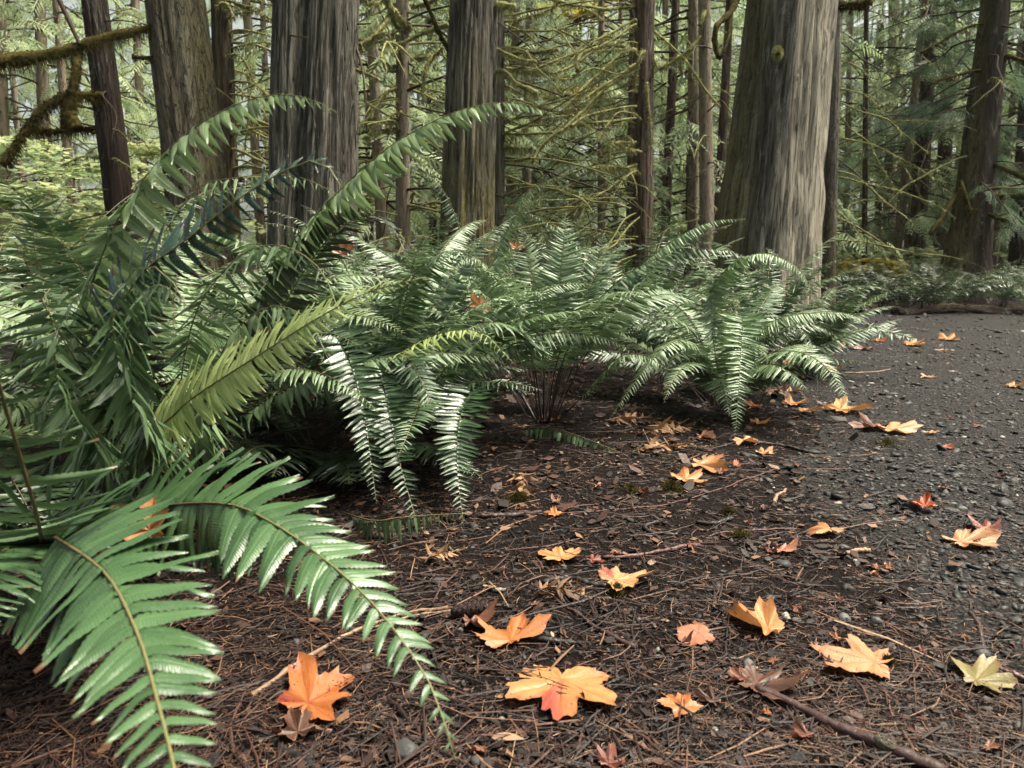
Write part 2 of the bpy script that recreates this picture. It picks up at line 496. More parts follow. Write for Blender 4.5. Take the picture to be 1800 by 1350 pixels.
# ================================================================== ground and path
def grid_sheet(name, xs, ys, zf, mat):
    X, Y = np.meshgrid(xs, ys)
    Z = zf(X, Y)
    V = np.stack([X, Y, Z], -1).reshape(-1, 3)
    nx = len(xs); i = np.arange(len(ys) - 1)[:, None] * nx; j = np.arange(nx - 1)[None]
    Q = np.stack([i + j, i + j + 1, i + nx + j + 1, i + nx + j], -1).reshape(-1, 4)
    return V, Q


def graded(a, b, n, p):
    t = np.linspace(0, 1, n)
    return a + (b - a) * t ** p


def sym(span_l, span_r, n_l, n_r, p, c=0.2):
    l = c - graded(0, span_l + c, n_l, p)[::-1]
    r = c + graded(0, span_r - c, n_r, p)
    return np.concatenate([l[:-1], r])


xs = sym(75, 75, 165, 175, 2.6, 0.4)
ys = np.concatenate([np.linspace(-6, 0.3, 12)[:-1], 0.3 + graded(0, 110, 290, 3.0)])
V, Q = grid_sheet('ground', xs, ys, gh, None)
ground = tag(mesh_obj('ground', V, Q, M['soil']), 'dark wet forest soil strewn with needles', kind='structure')


def path_left(y):
    """x of the ragged edge where the litter gives way to gravel"""
    y = np.asarray(y, float)
    e = np.interp(y, [-2, 0.8, 1.6, 2.4, 3.4, 4.6, 6.0, 7.5, 9.0, 9.6], [1.0, 0.95, 0.95, 1.05, 1.25, 1.65, 2.35, 3.1, 3.7, 3.9])
    return e


def path_mask(x, y):
    """1 on the gravel, 0 off it, with a soft edge about half a metre wide"""
    x = np.asarray(x, float); y = np.asarray(y, float)
    e = path_left(y)
    w = 0.75 * (fbm(x * 1.6, y * 1.6, 3, 31) - 0.44)
    a = np.clip((x - e + w) / 0.5 + 0.5, 0, 1)
    b = np.clip((9.55 - y + 0.06 * x + 0.5 * w) / 0.4, 0, 1)
    c = np.clip((9.0 - x + w) / 0.6, 0, 1)
    return a * b * c


pxs = sym(-0.5, 9.2, 40, 220, 1.6, 1.0)
pxs = np.unique(np.concatenate([np.linspace(0.2, 4.2, 170), np.linspace(4.25, 10, 60)]))
pys = np.concatenate([np.linspace(-5, 0.3, 12)[:-1], 0.3 + graded(0, 9.8, 200, 1.7)])


def path_z(x, y):
    m = path_mask(x, y)
    return gh(x, y) + (m - 0.45) * 0.030


V, Q = grid_sheet('path', pxs, pys, path_z, None)
path = tag(mesh_obj('path', V, Q, M['path']), 'dark wet gravel footpath curving away between the ferns', kind='structure')


def surf(x, y):
    return np.maximum(gh(x, y), np.where(np.asarray(x) > 0.2, path_z(x, y), -9))


# ---- gravel on the path (too many to count)
def ico():
    p = (1 + 5 ** 0.5) / 2
    v = nrm(np.array([(-1, p, 0), (1, p, 0), (-1, -p, 0), (1, -p, 0), (0, -1, p), (0, 1, p), (0, -1, -p), (0, 1, -p), (p, 0, -1), (p, 0, 1), (-p, 0, -1), (-p, 0, 1)], float))
    f = np.array([(0, 11, 5), (0, 5, 1), (0, 1, 7), (0, 7, 10), (0, 10, 11), (1, 5, 9), (5, 11, 4), (11, 10, 2), (10, 7, 6), (7, 1, 8), (3, 9, 4), (3, 4, 2), (3, 2, 6), (3, 6, 8), (3, 8, 9), (4, 9, 5), (2, 4, 11), (6, 2, 10), (8, 6, 7), (9, 8, 1)])
    return v, f


ICO_V, ICO_F = ico()


def rot_basis(n, tilt, r):
    az = r.random(n) * 2 * np.pi; ti = r.normal(0, tilt, n); ta = r.random(n) * 2 * np.pi
    N = np.stack([np.sin(ti) * np.cos(ta), np.sin(ti) * np.sin(ta), np.cos(ti)], 1)
    X = np.stack([np.cos(az), np.sin(az), np.zeros(n)], 1)
    X = nrm(X - (X * N).sum(1, keepdims=True) * N)
    return X, np.cross(N, X), N


def persp_scatter(n, r, y0, y1, p=1.0, xl=None, xr=None):
    """ground points spread evenly over the picture rather than over the ground"""
    u = r.random(n)
    y = 1 / (1 / y0 ** p + u * (1 / y1 ** p - 1 / y0 ** p)) ** (1 / p)
    hw = 0.72 * y + 0.25
    x = (r.random(n) * 2 - 1) * hw
    return x, y


r = np.random.default_rng(3)
x, y = persp_scatter(110000, r, 0.75, 9.4, 0.55)
m = path_mask(x, y)
keep = r.random(len(x)) < (0.015 + 0.62 * m ** 1.5) * (0.35 + 1.1 * fbm(x * 2.2, y * 2.2, 2, 71))
x, y = x[keep][:14500], y[keep][:14500]
n = len(x)
sz = np.clip(r.lognormal(math.log(0.0052), 0.6, n), 0.002, 0.022) * np.clip(0.7 + 0.16 * y, 0.8, 1.9)
X, Y, N = rot_basis(n, 0.4, r)
jit = 1 + 0.5 * (r.random((n, 12)) - 0.5)
sc = np.stack([sz * (0.8 + 0.6 * r.random(n)), sz * (0.6 + 0.4 * r.random(n)), sz * (0.22 + 0.25 * r.random(n))], 1)
L = ICO_V[None] * jit[..., None] * sc[:, None]
base = np.stack([x, y, surf(x, y) + sz * 0.05], 1)
V = base[:, None] + L[..., :1] * X[:, None] + L[..., 1:2] * Y[:, None] + L[..., 2:] * N[:, None]
Fq = (ICO_F[None] + (np.arange(n) * 12)[:, None, None]).reshape(-1, 3)
tone = np.clip(r.beta(1.6, 2.4, n) * 0.95 + (r.random(n) < 0.07) * 0.4, 0, 1)
tag(mesh_obj('gravel', V.reshape(-1, 3), Fq, M['gravel'], None, False, {'tone': np.repeat(tone, 12)}), 'small wet stones lying loose over the path', kind='stuff')


# ---- needles, twigs and crumbs of bark (too many to count)
def strips(bag, x, y, ln, rad, r, lift=0.004, bend=0.25, tone=None, tilt=0.12):
    n = len(x)
    az = r.random(n) * 2 * np.pi
    d = np.stack([np.cos(az), np.sin(az)], 1)
    q = np.stack([-d[:, 1], d[:, 0]], 1)
    k = r.normal(0, bend, n)
    t = np.linspace(-0.5, 0.5, 3)
    cx = x[:, None] + ln[:, None] * (d[:, :1] * t + q[:, :1] * (k[:, None] * (t * t - 0.1)))
    cy = y[:, None] + ln[:, None] * (d[:, 1:] * t + q[:, 1:] * (k[:, None] * (t * t - 0.1)))
    z = surf(cx, cy)
    zc = 0.6 * z + 0.4 * z.max(1, keepdims=True) + lift * r.random(n)[:, None] + rad[:, None] + (r.normal(0, tilt, n) * ln)[:, None] * t * (r.random(n) < 0.35)[:, None]
    zc = np.maximum(zc, z + rad[:, None] * 0.3)
    C = np.stack([cx, cy, zc], -1)
    q3 = np.stack([q[:, 0], q[:, 1], np.zeros(n)], 1)[:, None]
    u3 = np.array([0, 0, 1.0])
    tap = np.array([0.75, 1.0, 0.5])[None, :, None] * rad[:, None, None]
    ring = np.stack([C + q3 * tap, C + u3 * tap * 1.1, C - q3 * tap], 2)          # n,4,3,3
    Vv = ring.reshape(n, 9, 3)
    f = []
    for s in range(2):
        for a, b in ((0, 1), (1, 2)):
            f.append((s * 3 + a, s * 3 + b, s * 3 + 3 + b, s * 3 + 3 + a))
    f = np.array(f)
    FF = (f[None] + (np.arange(n) * 9)[:, None, None]).reshape(-1, 4)
    bag.add(Vv.reshape(-1, 3), FF, tone=np.repeat(tone, 9))


bag = Bag()
r = np.random.default_rng(4)
x, y = persp_scatter(66000, r, 0.75, 8.5, 0.9)
off = 1 - path_mask(x, y)
keep = r.random(len(x)) < (0.34 + 0.66 * off) * (0.15 + 1.5 * fbm(x * 2.6, y * 2.6, 3, 41) ** 1.3)
x, y = x[keep], y[keep]; n = len(x)
strips(bag, x, y, np.clip(r.lognormal(math.log(0.023), 0.5, n), 0.010, 0.09), np.clip(r.lognormal(math.log(0.00055), 0.3, n), 0.0003, 0.0012) * np.clip(0.6 + 0.3 * y, 0.8, 1.8), r, 0.006, 0.35, np.clip(r.beta(2.0, 1.5, n), 0, 1))
x, y = persp_scatter(3600, r, 0.75, 7, 0.9)                                # thin twigs
keep = r.random(len(x)) < 0.25 + 0.75 * (1 - path_mask(x, y))
x, y = x[keep], y[keep]; n = len(x)
strips(bag, x, y, np.clip(r.lognormal(math.log(0.085), 0.5, n), 0.04, 0.3), np.clip(r.lognormal(math.log(0.0013), 0.35, n), 0.0007, 0.003), r, 0.008, 0.3, np.clip(r.beta(1.6, 1.9, n), 0, 1), 0.1)
tag(bag.obj('needle_litter', M['litter'], None, True), 'brown conifer needles and thin twigs covering the soil', kind='stuff')

bag = Bag()                                                              # crumbs of leaf and bark
r = np.random.default_rng(6)
x, y = persp_scatter(40000, r, 0.75, 9, 0.9)
off = 1 - path_mask(x, y)
keep = r.random(len(x)) < (0.30 + 0.70 * off) * (0.2 + 1.4 * fbm(x * 2.0, y * 2.0, 3, 51))
x, y = x[keep], y[keep]
x2 = r.uniform(-2.2, 2.6, 11000); y2 = r.uniform(1.7, 5.5, 11000)             # brown fern and leaf debris under the ferns
k2 = (x2 < path_left(y2) + 0.25) & (r.random(11000) < 0.25 + 1.3 * fbm(x2 * 3, y2 * 3, 3, 91))
nb = len(x); x = np.concatenate([x, x2[k2]]); y = np.concatenate([y, y2[k2]]); n = len(x)
s = np.clip(r.lognormal(math.log(0.0045), 0.55, n), 0.0015, 0.018) * np.clip(0.8 + 0.1 * y, 0.8, 1.4)
s[nb:] *= 1.7
tn_ = np.clip(r.beta(1.3, 2.0, n), 0, 1); tn_[nb:] = np.clip(r.beta(2.0, 1.8, n - nb), 0, 0.93)
X, Y, N = rot_basis(n, 0.4, r)
pl = np.array([(-1, 0, 0), (-0.35, 0.5, 0.18), (0.45, 0.42, 0.05), (1, 0.05, 0.25), (0.3, -0.5, 0.1), (-0.5, -0.4, 0.2)])
L = pl[None] * (1 + 0.5 * (r.random((n, 6, 1)) - 0.5)) * s[:, None, None]
base = np.stack([x, y, surf(x, y) + s * 0.35], 1)
V = base[:, None] + L[..., :1] * X[:, None] + L[..., 1:2] * Y[:, None] + L[..., 2:] * N[:, None]
f = np.array([(0, 1, 4, 5), (1, 2, 3, 4)])
bag.add(V.reshape(-1, 3), (f[None] + (np.arange(n) * 6)[:, None, None]).reshape(-1, 4), tone=np.repeat(tn_, 6))
tag(bag.obj('crumb_litter', M['litter'], None, False), 'broken crumbs of dead leaf and bark on the soil', kind='stuff')
# ================================================================== ferns
def leaflet_proto(nl, na, serr, droop, twist, seed, sickle=0.10):
    """one sword-fern leaflet: x along it 0..1, y across (half width about 0.5), z up"""
    q = np.random.default_rng(seed)
    t = np.linspace(0, 1, nl + 1)
    w = 0.5 * np.clip(t / 0.05, 0, 1) ** 0.6 * np.clip(1 - t ** 3.0, 0, 1) ** 0.85 * (1.06 - 0.25 * t)
    up = w + 0.30 * np.exp(-((t - 0.07) / 0.045) ** 2)                      # ear on the side of the frond tip
    lo = w * (1 - 0.15 * np.exp(-((t - 0.04) / 0.06) ** 2))
    if serr:
        s = 1 + serr * (np.arange(nl + 1) % 2 - 0.5)
        up = up * s; lo = lo * s
    a = np.linspace(-1, 1, na)
    V = []; tip = []; ac = []
    for i, x in enumerate(t):
        for v in a:
            yy = v * (up[i] if v > 0 else lo[i])
            wave = 0.012 * math.sin(9 * x + seed) * abs(v)
            z = -0.030 * abs(v) ** 1.3 * (1 if na > 3 else 0.6) + 0.016 * (1 - abs(v)) * 0 + wave
            tw = twist * x
            V.append((x * (1 - 0.12 * abs(droop) * x * x), yy * math.cos(tw) + sickle * 8 * x * x * 0.5, z - droop * x * x * 0.5 + 0.125 * yy * math.sin(tw)))
            tip.append(x); ac.append(v)
    V = np.array(V)
    i = np.arange(nl)[:, None] * na; j = np.arange(na - 1)[None]
    Q = np.stack([i + j, i + na + j, i + na + j + 1, i + j + 1], -1).reshape(-1, 4)
    return V, Q, np.array(tip), np.array(ac)


# y is scaled by the leaflet's width (about 1/8 of its length); sickle is given in widths
HI = [leaflet_proto(24, 5, 0.22, d, tw, s, sk) for s, (d, tw, sk) in enumerate([(0.15, 0.1, 0.10), (0.3, -0.2, 0.14), (0.05, 0.3, 0.06), (0.4, 0.15, 0.12), (0.2, -0.35, 0.16), (0.55, 0.25, 0.1)])]
MID = [leaflet_proto(7, 3, 0.12, d, tw, s, sk) for s, (d, tw, sk) in enumerate([(0.15, 0.1, 0.10), (0.35, -0.2, 0.14), (0.05, 0.3, 0.06), (0.5, 0.15, 0.12), (0.25, -0.35, 0.16), (0.7, 0.3, 0.1)])]
LOW = [leaflet_proto(3, 3, 0.0, d, tw, s, sk) for s, (d, tw, sk) in enumerate([(0.15, 0.1, 0.1), (0.35, -0.2, 0.14), (0.6, 0.3, 0.06)])]

_proto_mesh = {}


def proto_mesh(k, tone_i, mat):
    key = (k, tone_i, mat)
    if key not in _proto_mesh:
        V, Q, tip, ac = HI[k]
        me = bpy.data.meshes.new('leaflet')
        fill_mesh(me, V, [Q], True, {'tip': tip, 'across': ac, 'tone': np.full(len(V), (tone_i + 0.5) / 5)})
        me.materials.append(M[mat])
        _proto_mesh[key] = me
    return _proto_mesh[key]


def profile(t, t0):
    """relative leaflet length along the frond"""
    u = (t - t0) / (1 - t0)
    return np.clip(np.interp(u, [0, 0.10, 0.28, 0.5, 0.75, 0.92, 1.0], [0.62, 0.82, 1.0, 0.92, 0.58, 0.24, 0.05]), 0.03, 1)


def frond_frames(c, width, t0, pairs, keel=0.0, roll=0.0, fwd=(0.18, 0.55), droop=0.0, side=None, r=None, mess=0.10, lratio=0.125, drop=0.02):
    """frames of the leaflets along the stalk c (n,3). keel lifts both rows, droop makes them hang, roll turns the blade about the stalk"""
    n = len(c); T = tangents(c)
    if side is None:
        h = c[-1] - c[0]; h = np.array([h[0], h[1], 0.0])
        if np.linalg.norm(h) < 0.05: h = np.array([0, -1.0, 0])
        side = np.cross(nrm(h), [0, 0, 1.0])
    if isinstance(side, str):                                              # blade turned towards the lens
        S = nrm(np.cross(nrm(c - C0), T))
    else:
        S = nrm(np.asarray(side) - (T @ np.asarray(side))[:, None] * T)
    N = np.cross(S, T)
    cr, sr = math.cos(roll), math.sin(roll)
    S, N = S * cr + N * sr, N * cr - S * sr
    seg = np.linspace(0, 1, n)
    t = t0 + (1 - t0) * (np.arange(pairs) + 0.5) / pairs
    t = np.concatenate([t, t + 0.4 * (1 - t0) / pairs]); sg = np.concatenate([np.ones(pairs), -np.ones(pairs)])
    t = np.clip(t + r.normal(0, 0.1 / pairs, len(t)), t0, 0.999)
    ok = r.random(len(t)) > drop
    t, sg = t[ok], sg[ok]; m = len(t)
    ip = lambda A: np.stack([np.interp(t, seg, A[:, k]) for k in range(3)], 1)
    O, Tt, Ss, Nn = ip(c), nrm(ip(T)), nrm(ip(S)), nrm(ip(N))
    L = 0.5 * width * profile(t, t0) * (1 + r.normal(0, 0.06, m))
    W = np.minimum(L * lratio * 1.15, 0.5 * width * lratio * 1.1) * (1 + r.normal(0, 0.07, m))
    u = (t - t0) / (1 - t0)
    a = fwd[0] + (fwd[1] - fwd[0]) * u ** 1.6 + r.normal(0, mess, m)
    k = keel + r.normal(0, mess * 1.2, m)
    A = sg[:, None] * Ss * np.cos(k)[:, None] + Nn * np.sin(k)[:, None]
    A = A * np.cos(a)[:, None] + Tt * np.sin(a)[:, None]
    if droop:
        A = A + np.array([0, 0, -1.0]) * droop * (0.7 + 0.6 * r.random(m))[:, None]
    A = nrm(A)
    B = nrm(Tt - (Tt * A).sum(1, keepdims=True) * A)
    Nl = np.cross(A, B)
    flip = np.sign((Nl * Nn).sum(1)); flip[flip == 0] = 1
    Nl = Nl * flip[:, None]
    tw = r.normal(0, mess * 2.2, m)                                          # each leaflet turns a little about its own axis
    B, Nl = B * np.cos(tw)[:, None] + Nl * np.sin(tw)[:, None], Nl * np.cos(tw)[:, None] - B * np.sin(tw)[:, None]
    return O, A, B, Nl, L, W, t


def leaflets_mesh(frames, protos, r, bag, tone_shift=0.0):
    O, A, B, N, L, W, t = frames
    kind = r.integers(0, len(protos), len(O))
    tone = np.clip(r.random(len(O)) * 0.8 + 0.1 + tone_shift, 0, 1)
    for k in range(len(protos)):
        s = kind == k
        if not s.any(): continue
        V, Q, tip, ac = protos[k]
        P_ = O[s][:, None] + V[None, :, :1] * (A[s] * L[s][:, None])[:, None] + V[None, :, 1:2] * (B[s] * W[s][:, None])[:, None] + V[None, :, 2:] * (N[s] * L[s][:, None])[:, None]
        m = int(s.sum()); nv = len(V)
        bag.add(P_.reshape(-1, 3), (Q[None] + (np.arange(m) * nv)[:, None, None]).reshape(-1, 4), tone=np.repeat(tone[s], nv), tip=np.tile(tip, m), across=np.tile(ac, m))


def stalk(c, r0, r1, t0, dark=0.0):
    n = len(c); u = np.linspace(0, 1, n)
    V, F_ = tube(c, r0 + (r1 - r0) * u, 6)
    tone = np.concatenate([np.repeat(np.clip(np.interp(u, [0, t0, t0 + 0.15, 1], [0.05, 0.3, 0.6, 0.95]) - dark, 0, 1), 6), [0.1, 0.8]])
    return V, F_, tone


def arch(base, az, length, e0, e1, p=1.3, n=30, sway=0.0):
    """arching stalk: starts at elevation e0 and bends to e1; az is measured from +Y towards +X"""
    t = np.linspace(0, 1, n)
    el = e0 + (e1 - e0) * t ** p
    a = az + sway * t * t
    d = np.stack([np.cos(el) * np.sin(a), np.cos(el) * np.cos(a), np.sin(el)], 1)
    c = np.vstack([[0, 0, 0], np.cumsum(0.5 * (d[1:] + d[:-1]), 0)]) * (length / (n - 1))
    c = np.asarray(base) + c
    g = gh(c[:, 0], c[:, 1]) + 0.015
    c[:, 2] = np.maximum(c[:, 2], g + 0.012 * t)
    return c


def add_frond(fern, c, mat, width, t0=0.18, pairs=44, single=False, r0=0.0028, r1=0.0006, lod='MID', dark=0.0, tone=0.0, r=None, **kw):
    """a frond is the stalk (mesh); its leaflets hang below it, singly or joined"""
    r = r or rng
    if pairs < 1:                                                           # given as a spacing in metres
        pairs = int((1 - t0) * np.linalg.norm(np.diff(c, axis=0), axis=1).sum() / pairs)
    Vs, Fs, tn = stalk(c, r0, r1, t0, dark)
    fo = mesh_obj('frond', Vs, Fs, M['rachis'], fern, True, {'tone': tn})
    fr = frond_frames(c, width, t0, pairs, r=r, **kw)
    if single:
        O, A, B, N, L, W, t = fr
        for i in range(len(O)):
            me = proto_mesh(int(r.integers(0, len(HI))), int(np.clip(r.integers(0, 5) + round(tone * 4), 0, 4)), mat)
            o = bpy.data.objects.new('leaflet', me)
            COL.objects.link(o)
            o.parent = fo
            a, b, nn = A[i] * L[i], B[i] * W[i], N[i] * L[i]
            o.matrix_basis = Matrix(((a[0], b[0], nn[0], O[i][0]), (a[1], b[1], nn[1], O[i][1]), (a[2], b[2], nn[2], O[i][2]), (0, 0, 0, 1)))
    else:
        bag = Bag()
        leaflets_mesh(fr, {'HI': HI, 'MID': MID, 'LOW': LOW}[lod], r, bag, tone)
        lo = bag.obj('leaflets', M[mat], fo)
        lo['kind'] = 'stuff'
    return fo


def key(*pts):
    """stalk through photograph points (x, y, depth)"""
    return spline([P(*p) if len(p) == 3 else G(*p) for p in pts], 40)


def generic(fern, base, n, lmin, lmax, mats, r, az0=0.0, az1=2 * math.pi, e0=(1.0, 1.4), e1=(-0.7, 0.1), wid=(0.19, 0.26), lod='MID', pairs=42, t0r=(0.16, 0.26), **kw):
    for i in range(n):
        az = az0 + (az1 - az0) * ((i + r.random()) / n)
        L = r.uniform(lmin, lmax)
        b = np.asarray(base) + np.array([math.sin(az), math.cos(az), 0]) * r.uniform(0.01, 0.06)
        b[2] = gh(b[0], b[1]) - 0.01
        c = arch(b, az, L, r.uniform(*e0), r.uniform(*e1), r.uniform(1.0, 1.7), 30, r.normal(0, 0.35))
        add_frond(fern, c, mats[int(r.integers(0, len(mats)))], r.uniform(*wid), r.uniform(*t0r), r.uniform(0.0115, 0.0145), lod=lod, r=r,
                  keel=r.uniform(-0.25, 0.2), roll=r.normal(0, 0.2), mess=r.uniform(0.05, 0.13), droop=r.uniform(0, 0.3), tone=r.normal(0, 0.12), lratio=r.uniform(0.105, 0.135), **kw)


def far_fern(base, n, lmin, lmax, mats, r, label, group=None, e0=(0.9, 1.35), e1=(-0.7, 0.0), pairs=26, wid=(0.18, 0.25)):
    fern = empty('sword_fern', (base[0], base[1], float(gh(base[0], base[1]))), label, 'fern', group)
    bags = {}
    sb = Bag()
    for i in range(n):
        az = 2 * math.pi * (i + r.random()) / n
        b = np.array([base[0], base[1], float(gh(base[0], base[1])) - 0.01])
        c = arch(b, az, r.uniform(lmin, lmax), r.uniform(*e0), r.uniform(*e1), r.uniform(1.0, 1.6), 14, r.normal(0, 0.3))
        Vs, Fs, tn = stalk(c, 0.003, 0.0008, 0.2)
        sb.add(Vs, Fs, tone=tn)
        fr = frond_frames(c, r.uniform(*wid), 0.18, pairs, keel=r.uniform(-0.25, 0.2), roll=r.normal(0, 0.2), mess=0.1, droop=r.uniform(0, 0.3), r=r)
        mt = mats[int(r.integers(0, len(mats)))]
        leaflets_mesh(fr, LOW, r, bags.setdefault(mt, Bag()), r.normal(0, 0.12))
    tag(sb.obj('stalks', M['rachis'], fern), kind='stuff')
    for mt, bg_ in bags.items():
        tag(bg_.obj('fronds', M[mt], fern), kind='stuff')
    return fern


# ---- the near fern: two broad fronds that reach under the lens
r = np.random.default_rng(101)
b = G(110, 985)
f = empty('sword_fern', b, 'nearest fern whose two broad bright green fronds arch over the litter', 'fern', 'sword ferns along the path')
add_frond(f, key((110, 985), (95, 950, 1.22), (110, 953, 1.02), (185, 1008, 0.86), (240, 1110, 0.73), (276, 1230, 0.63), (306, 1350, 0.555), (330, 1480, 0.49)), 'fern_near', 0.275, 0.30, 0.0225, True, 0.0038, 0.0012,
          fwd=(0.22, 0.5), keel=-0.12, side='path', roll=0.1, mess=0.05, r=r, tone=0.1, lratio=0.24, drop=0.0)
add_frond(f, key((135, 985), (200, 910, 1.38), (290, 889, 1.22), (400, 886, 1.10), (480, 920, 1.02), (560, 975, 0.96), (640, 1045, 0.90), (710, 1130, 0.85), (762, 1215, 0.81), (800, 1335, 0.77)), 'fern_near', 0.255, 0.22, 0.0225, True, 0.0034, 0.0008,
          fwd=(0.15, 0.65), keel=-0.15, side='path', roll=0.55, mess=0.06, r=r, tone=0.05, lratio=0.245, drop=0.0)
add_frond(f, key((100, 990), (40, 960, 1.2), (-60, 1010, 0.95), (-120, 1120, 0.8), (-150, 1300, 0.68)), 'fern_near', 0.26, 0.3, 0.017, True, 0.0034, 0.001, fwd=(0.1, 0.5), keel=-0.1, mess=0.08, r=r, lratio=0.16)
# frond at the edge of the picture, blurred, close to the lens
add_frond(f, key((75, 985), (70, 930, 1.0), (40, 820, 0.86), (5, 700, 0.76), (-30, 560, 0.7), (-60, 450, 0.66), (-70, 380, 0.62)), 'fern', 0.26, 0.22, 30, True, 0.0045, 0.0015, fwd=(0.05, 0.4), keel=0.0, mess=0.12, side=(1, 0.25, 0.05), r=r, dark=0.25, drop=0.1)
generic(f, b, 9, 0.5, 0.8, ['fern', 'fern_dark'], r, R(120), R(400), e0=(0.7, 1.2), e1=(-0.9, -0.3))

# ---- the tall fern behind it, with the arching fronds against the trees
r = np.random.default_rng(102)
b = G(300, 845)
f = empty('sword_fern', b, 'tallest fern with long fronds arching up against the trunks', 'fern', 'sword ferns along the path')
add_frond(f, key((255, 850), (190, 720, 1.65), (150, 590, 1.5), (168, 480, 1.42), (215, 370, 1.4), (262, 303, 1.4), (320, 240, 1.4), (380, 200, 1.38), (435, 176, 1.36), (500, 165, 1.33), (560, 180, 1.3), (592, 198, 1.28)), 'fern_lit', 0.225, 0.30, 0.024, True, 0.0032, 0.0007,
          keel=-0.15, droop=1.1, fwd=(0.10, 0.75), mess=0.10, r=r, tone=0.15, lratio=0.25, dark=0.1)
add_frond(f, key((280, 850), (200, 640, 1.42), (235, 500, 1.25), (330, 420, 1.14), (430, 342, 1.09), (530, 286, 1.06), (575, 292, 1.03), (600, 330, 1.0)), 'fern_blue', 0.20, 0.26, 0.02, True, 0.003, 0.0008,
          keel=-0.35, side='path', droop=0.15, roll=0.55, fwd=(0.0, 0.5), mess=0.12, r=r, lratio=0.2, tone=0.05)
add_frond(f, key((330, 850), (240, 800, 1.6), (300, 735, 1.42), (345, 695, 1.36), (480, 608, 1.26), (560, 558, 1.21), (650, 512, 1.18), (745, 488, 1.15)), 'fern_yellow', 0.185, 0.42, 0.0128, True, 0.0028, 0.0007,
          keel=-0.05, side='path', roll=0.8, fwd=(0.25, 0.75), mess=0.05, r=r, tone=0.0, lratio=0.15, drop=0.0)
add_frond(f, key((360, 850), (410, 640, 1.95), (505, 440, 1.82), (600, 332, 1.76), (680, 261, 1.72), (760, 214, 1.7), (830, 188, 1.68), (905, 180, 1.65), (990, 208, 1.6)), 'fern_lit', 0.22, 0.28, 0.021, True, 0.0032, 0.0007,
          keel=-0.1, droop=0.75, fwd=(0.05, 0.8), mess=0.09, r=r, tone=0.05, lratio=0.22)
add_frond(f, key((320, 850), (330, 620, 1.7), (480, 330, 1.62), (390, 310, 1.6), (330, 330, 1.58), (250, 370, 1.55)) if False else key((300, 850), (240, 560, 1.75), (330, 350, 1.68), (420, 312, 1.62), (520, 310, 1.56), (600, 345, 1.5)), 'fern_pale', 0.18, 0.30, 36, r=r, keel=-0.1, droop=0.8, fwd=(0.1, 0.6), tone=0.1)
add_frond(f, key((330, 850), (440, 640, 1.9), (560, 440, 1.8), (640, 380, 1.72), (690, 400, 1.66), (720, 470, 1.62)), 'fern_dark', 0.2, 0.28, 0.0125, r=r, keel=0.2, roll=0.3, dark=0.2)
add_frond(f, key((300, 850), (330, 600, 1.6), (400, 470, 1.45), (480, 430, 1.35), (560, 470, 1.26), (600, 560, 1.2)), 'fern', 0.2, 0.3, 36, r=r, keel=-0.1, droop=0.8, fwd=(0.1, 0.6))
add_frond(f, key((300, 850), (180, 700, 1.55), (90, 560, 1.35), (50, 470, 1.25), (20, 420, 1.15), (-40, 400, 1.05)), 'fern', 0.24, 0.28, 36, r=r, keel=-0.05, droop=0.25)
add_frond(f, key((300, 850), (150, 700, 1.75), (70, 480, 1.7), (58, 380, 1.66), (62, 345, 1.64), (80, 335, 1.6)), 'fern', 0.26, 0.3, 34, r=r, keel=-0.2, droop=0.3, side=(1, 0, 0), tone=0.1)
add_frond(f, key((300, 850), (260, 760, 1.5), (230, 640, 1.3), (235, 540, 1.18), (280, 500, 1.08), (330, 540, 1.0)), 'fern', 0.23, 0.25, 0.019, True, r=r, keel=-0.2, droop=1.3, fwd=(0.0, 0.4), mess=0.16, tone=0.2, lratio=0.22)
for pts, mt, w, sp_ in [([(290, 850), (260, 760, 1.35), (210, 640, 1.15), (200, 540, 1.02), (240, 470, 0.98), (290, 480, 0.95), (330, 540, 0.92)], 'fern', 0.23, 0.021),
                        ([(260, 850), (160, 760, 1.25), (100, 660, 1.05), (110, 560, 0.98), (160, 500, 0.94), (200, 520, 0.92)], 'fern', 0.24, 0.021),
                        ([(330, 850), (360, 720, 1.6), (400, 600, 1.45), (470, 540, 1.36), (540, 560, 1.3), (580, 640, 1.26)], 'fern_pale', 0.20, 0.018)]:
    add_frond(f, key(*pts), mt, w, 0.3, sp_, r=r, keel=-0.2, droop=1.2, fwd=(0.0, 0.5), mess=0.2, tone=0.1, lratio=0.17, lod='MID')
generic(f, b, 34, 0.85, 1.3, ['fern', 'fern_pale', 'fern_pale', 'fern_lit'], r, R(-100), R(240), e0=(0.8, 1.5), e1=(-0.9, 0.2))

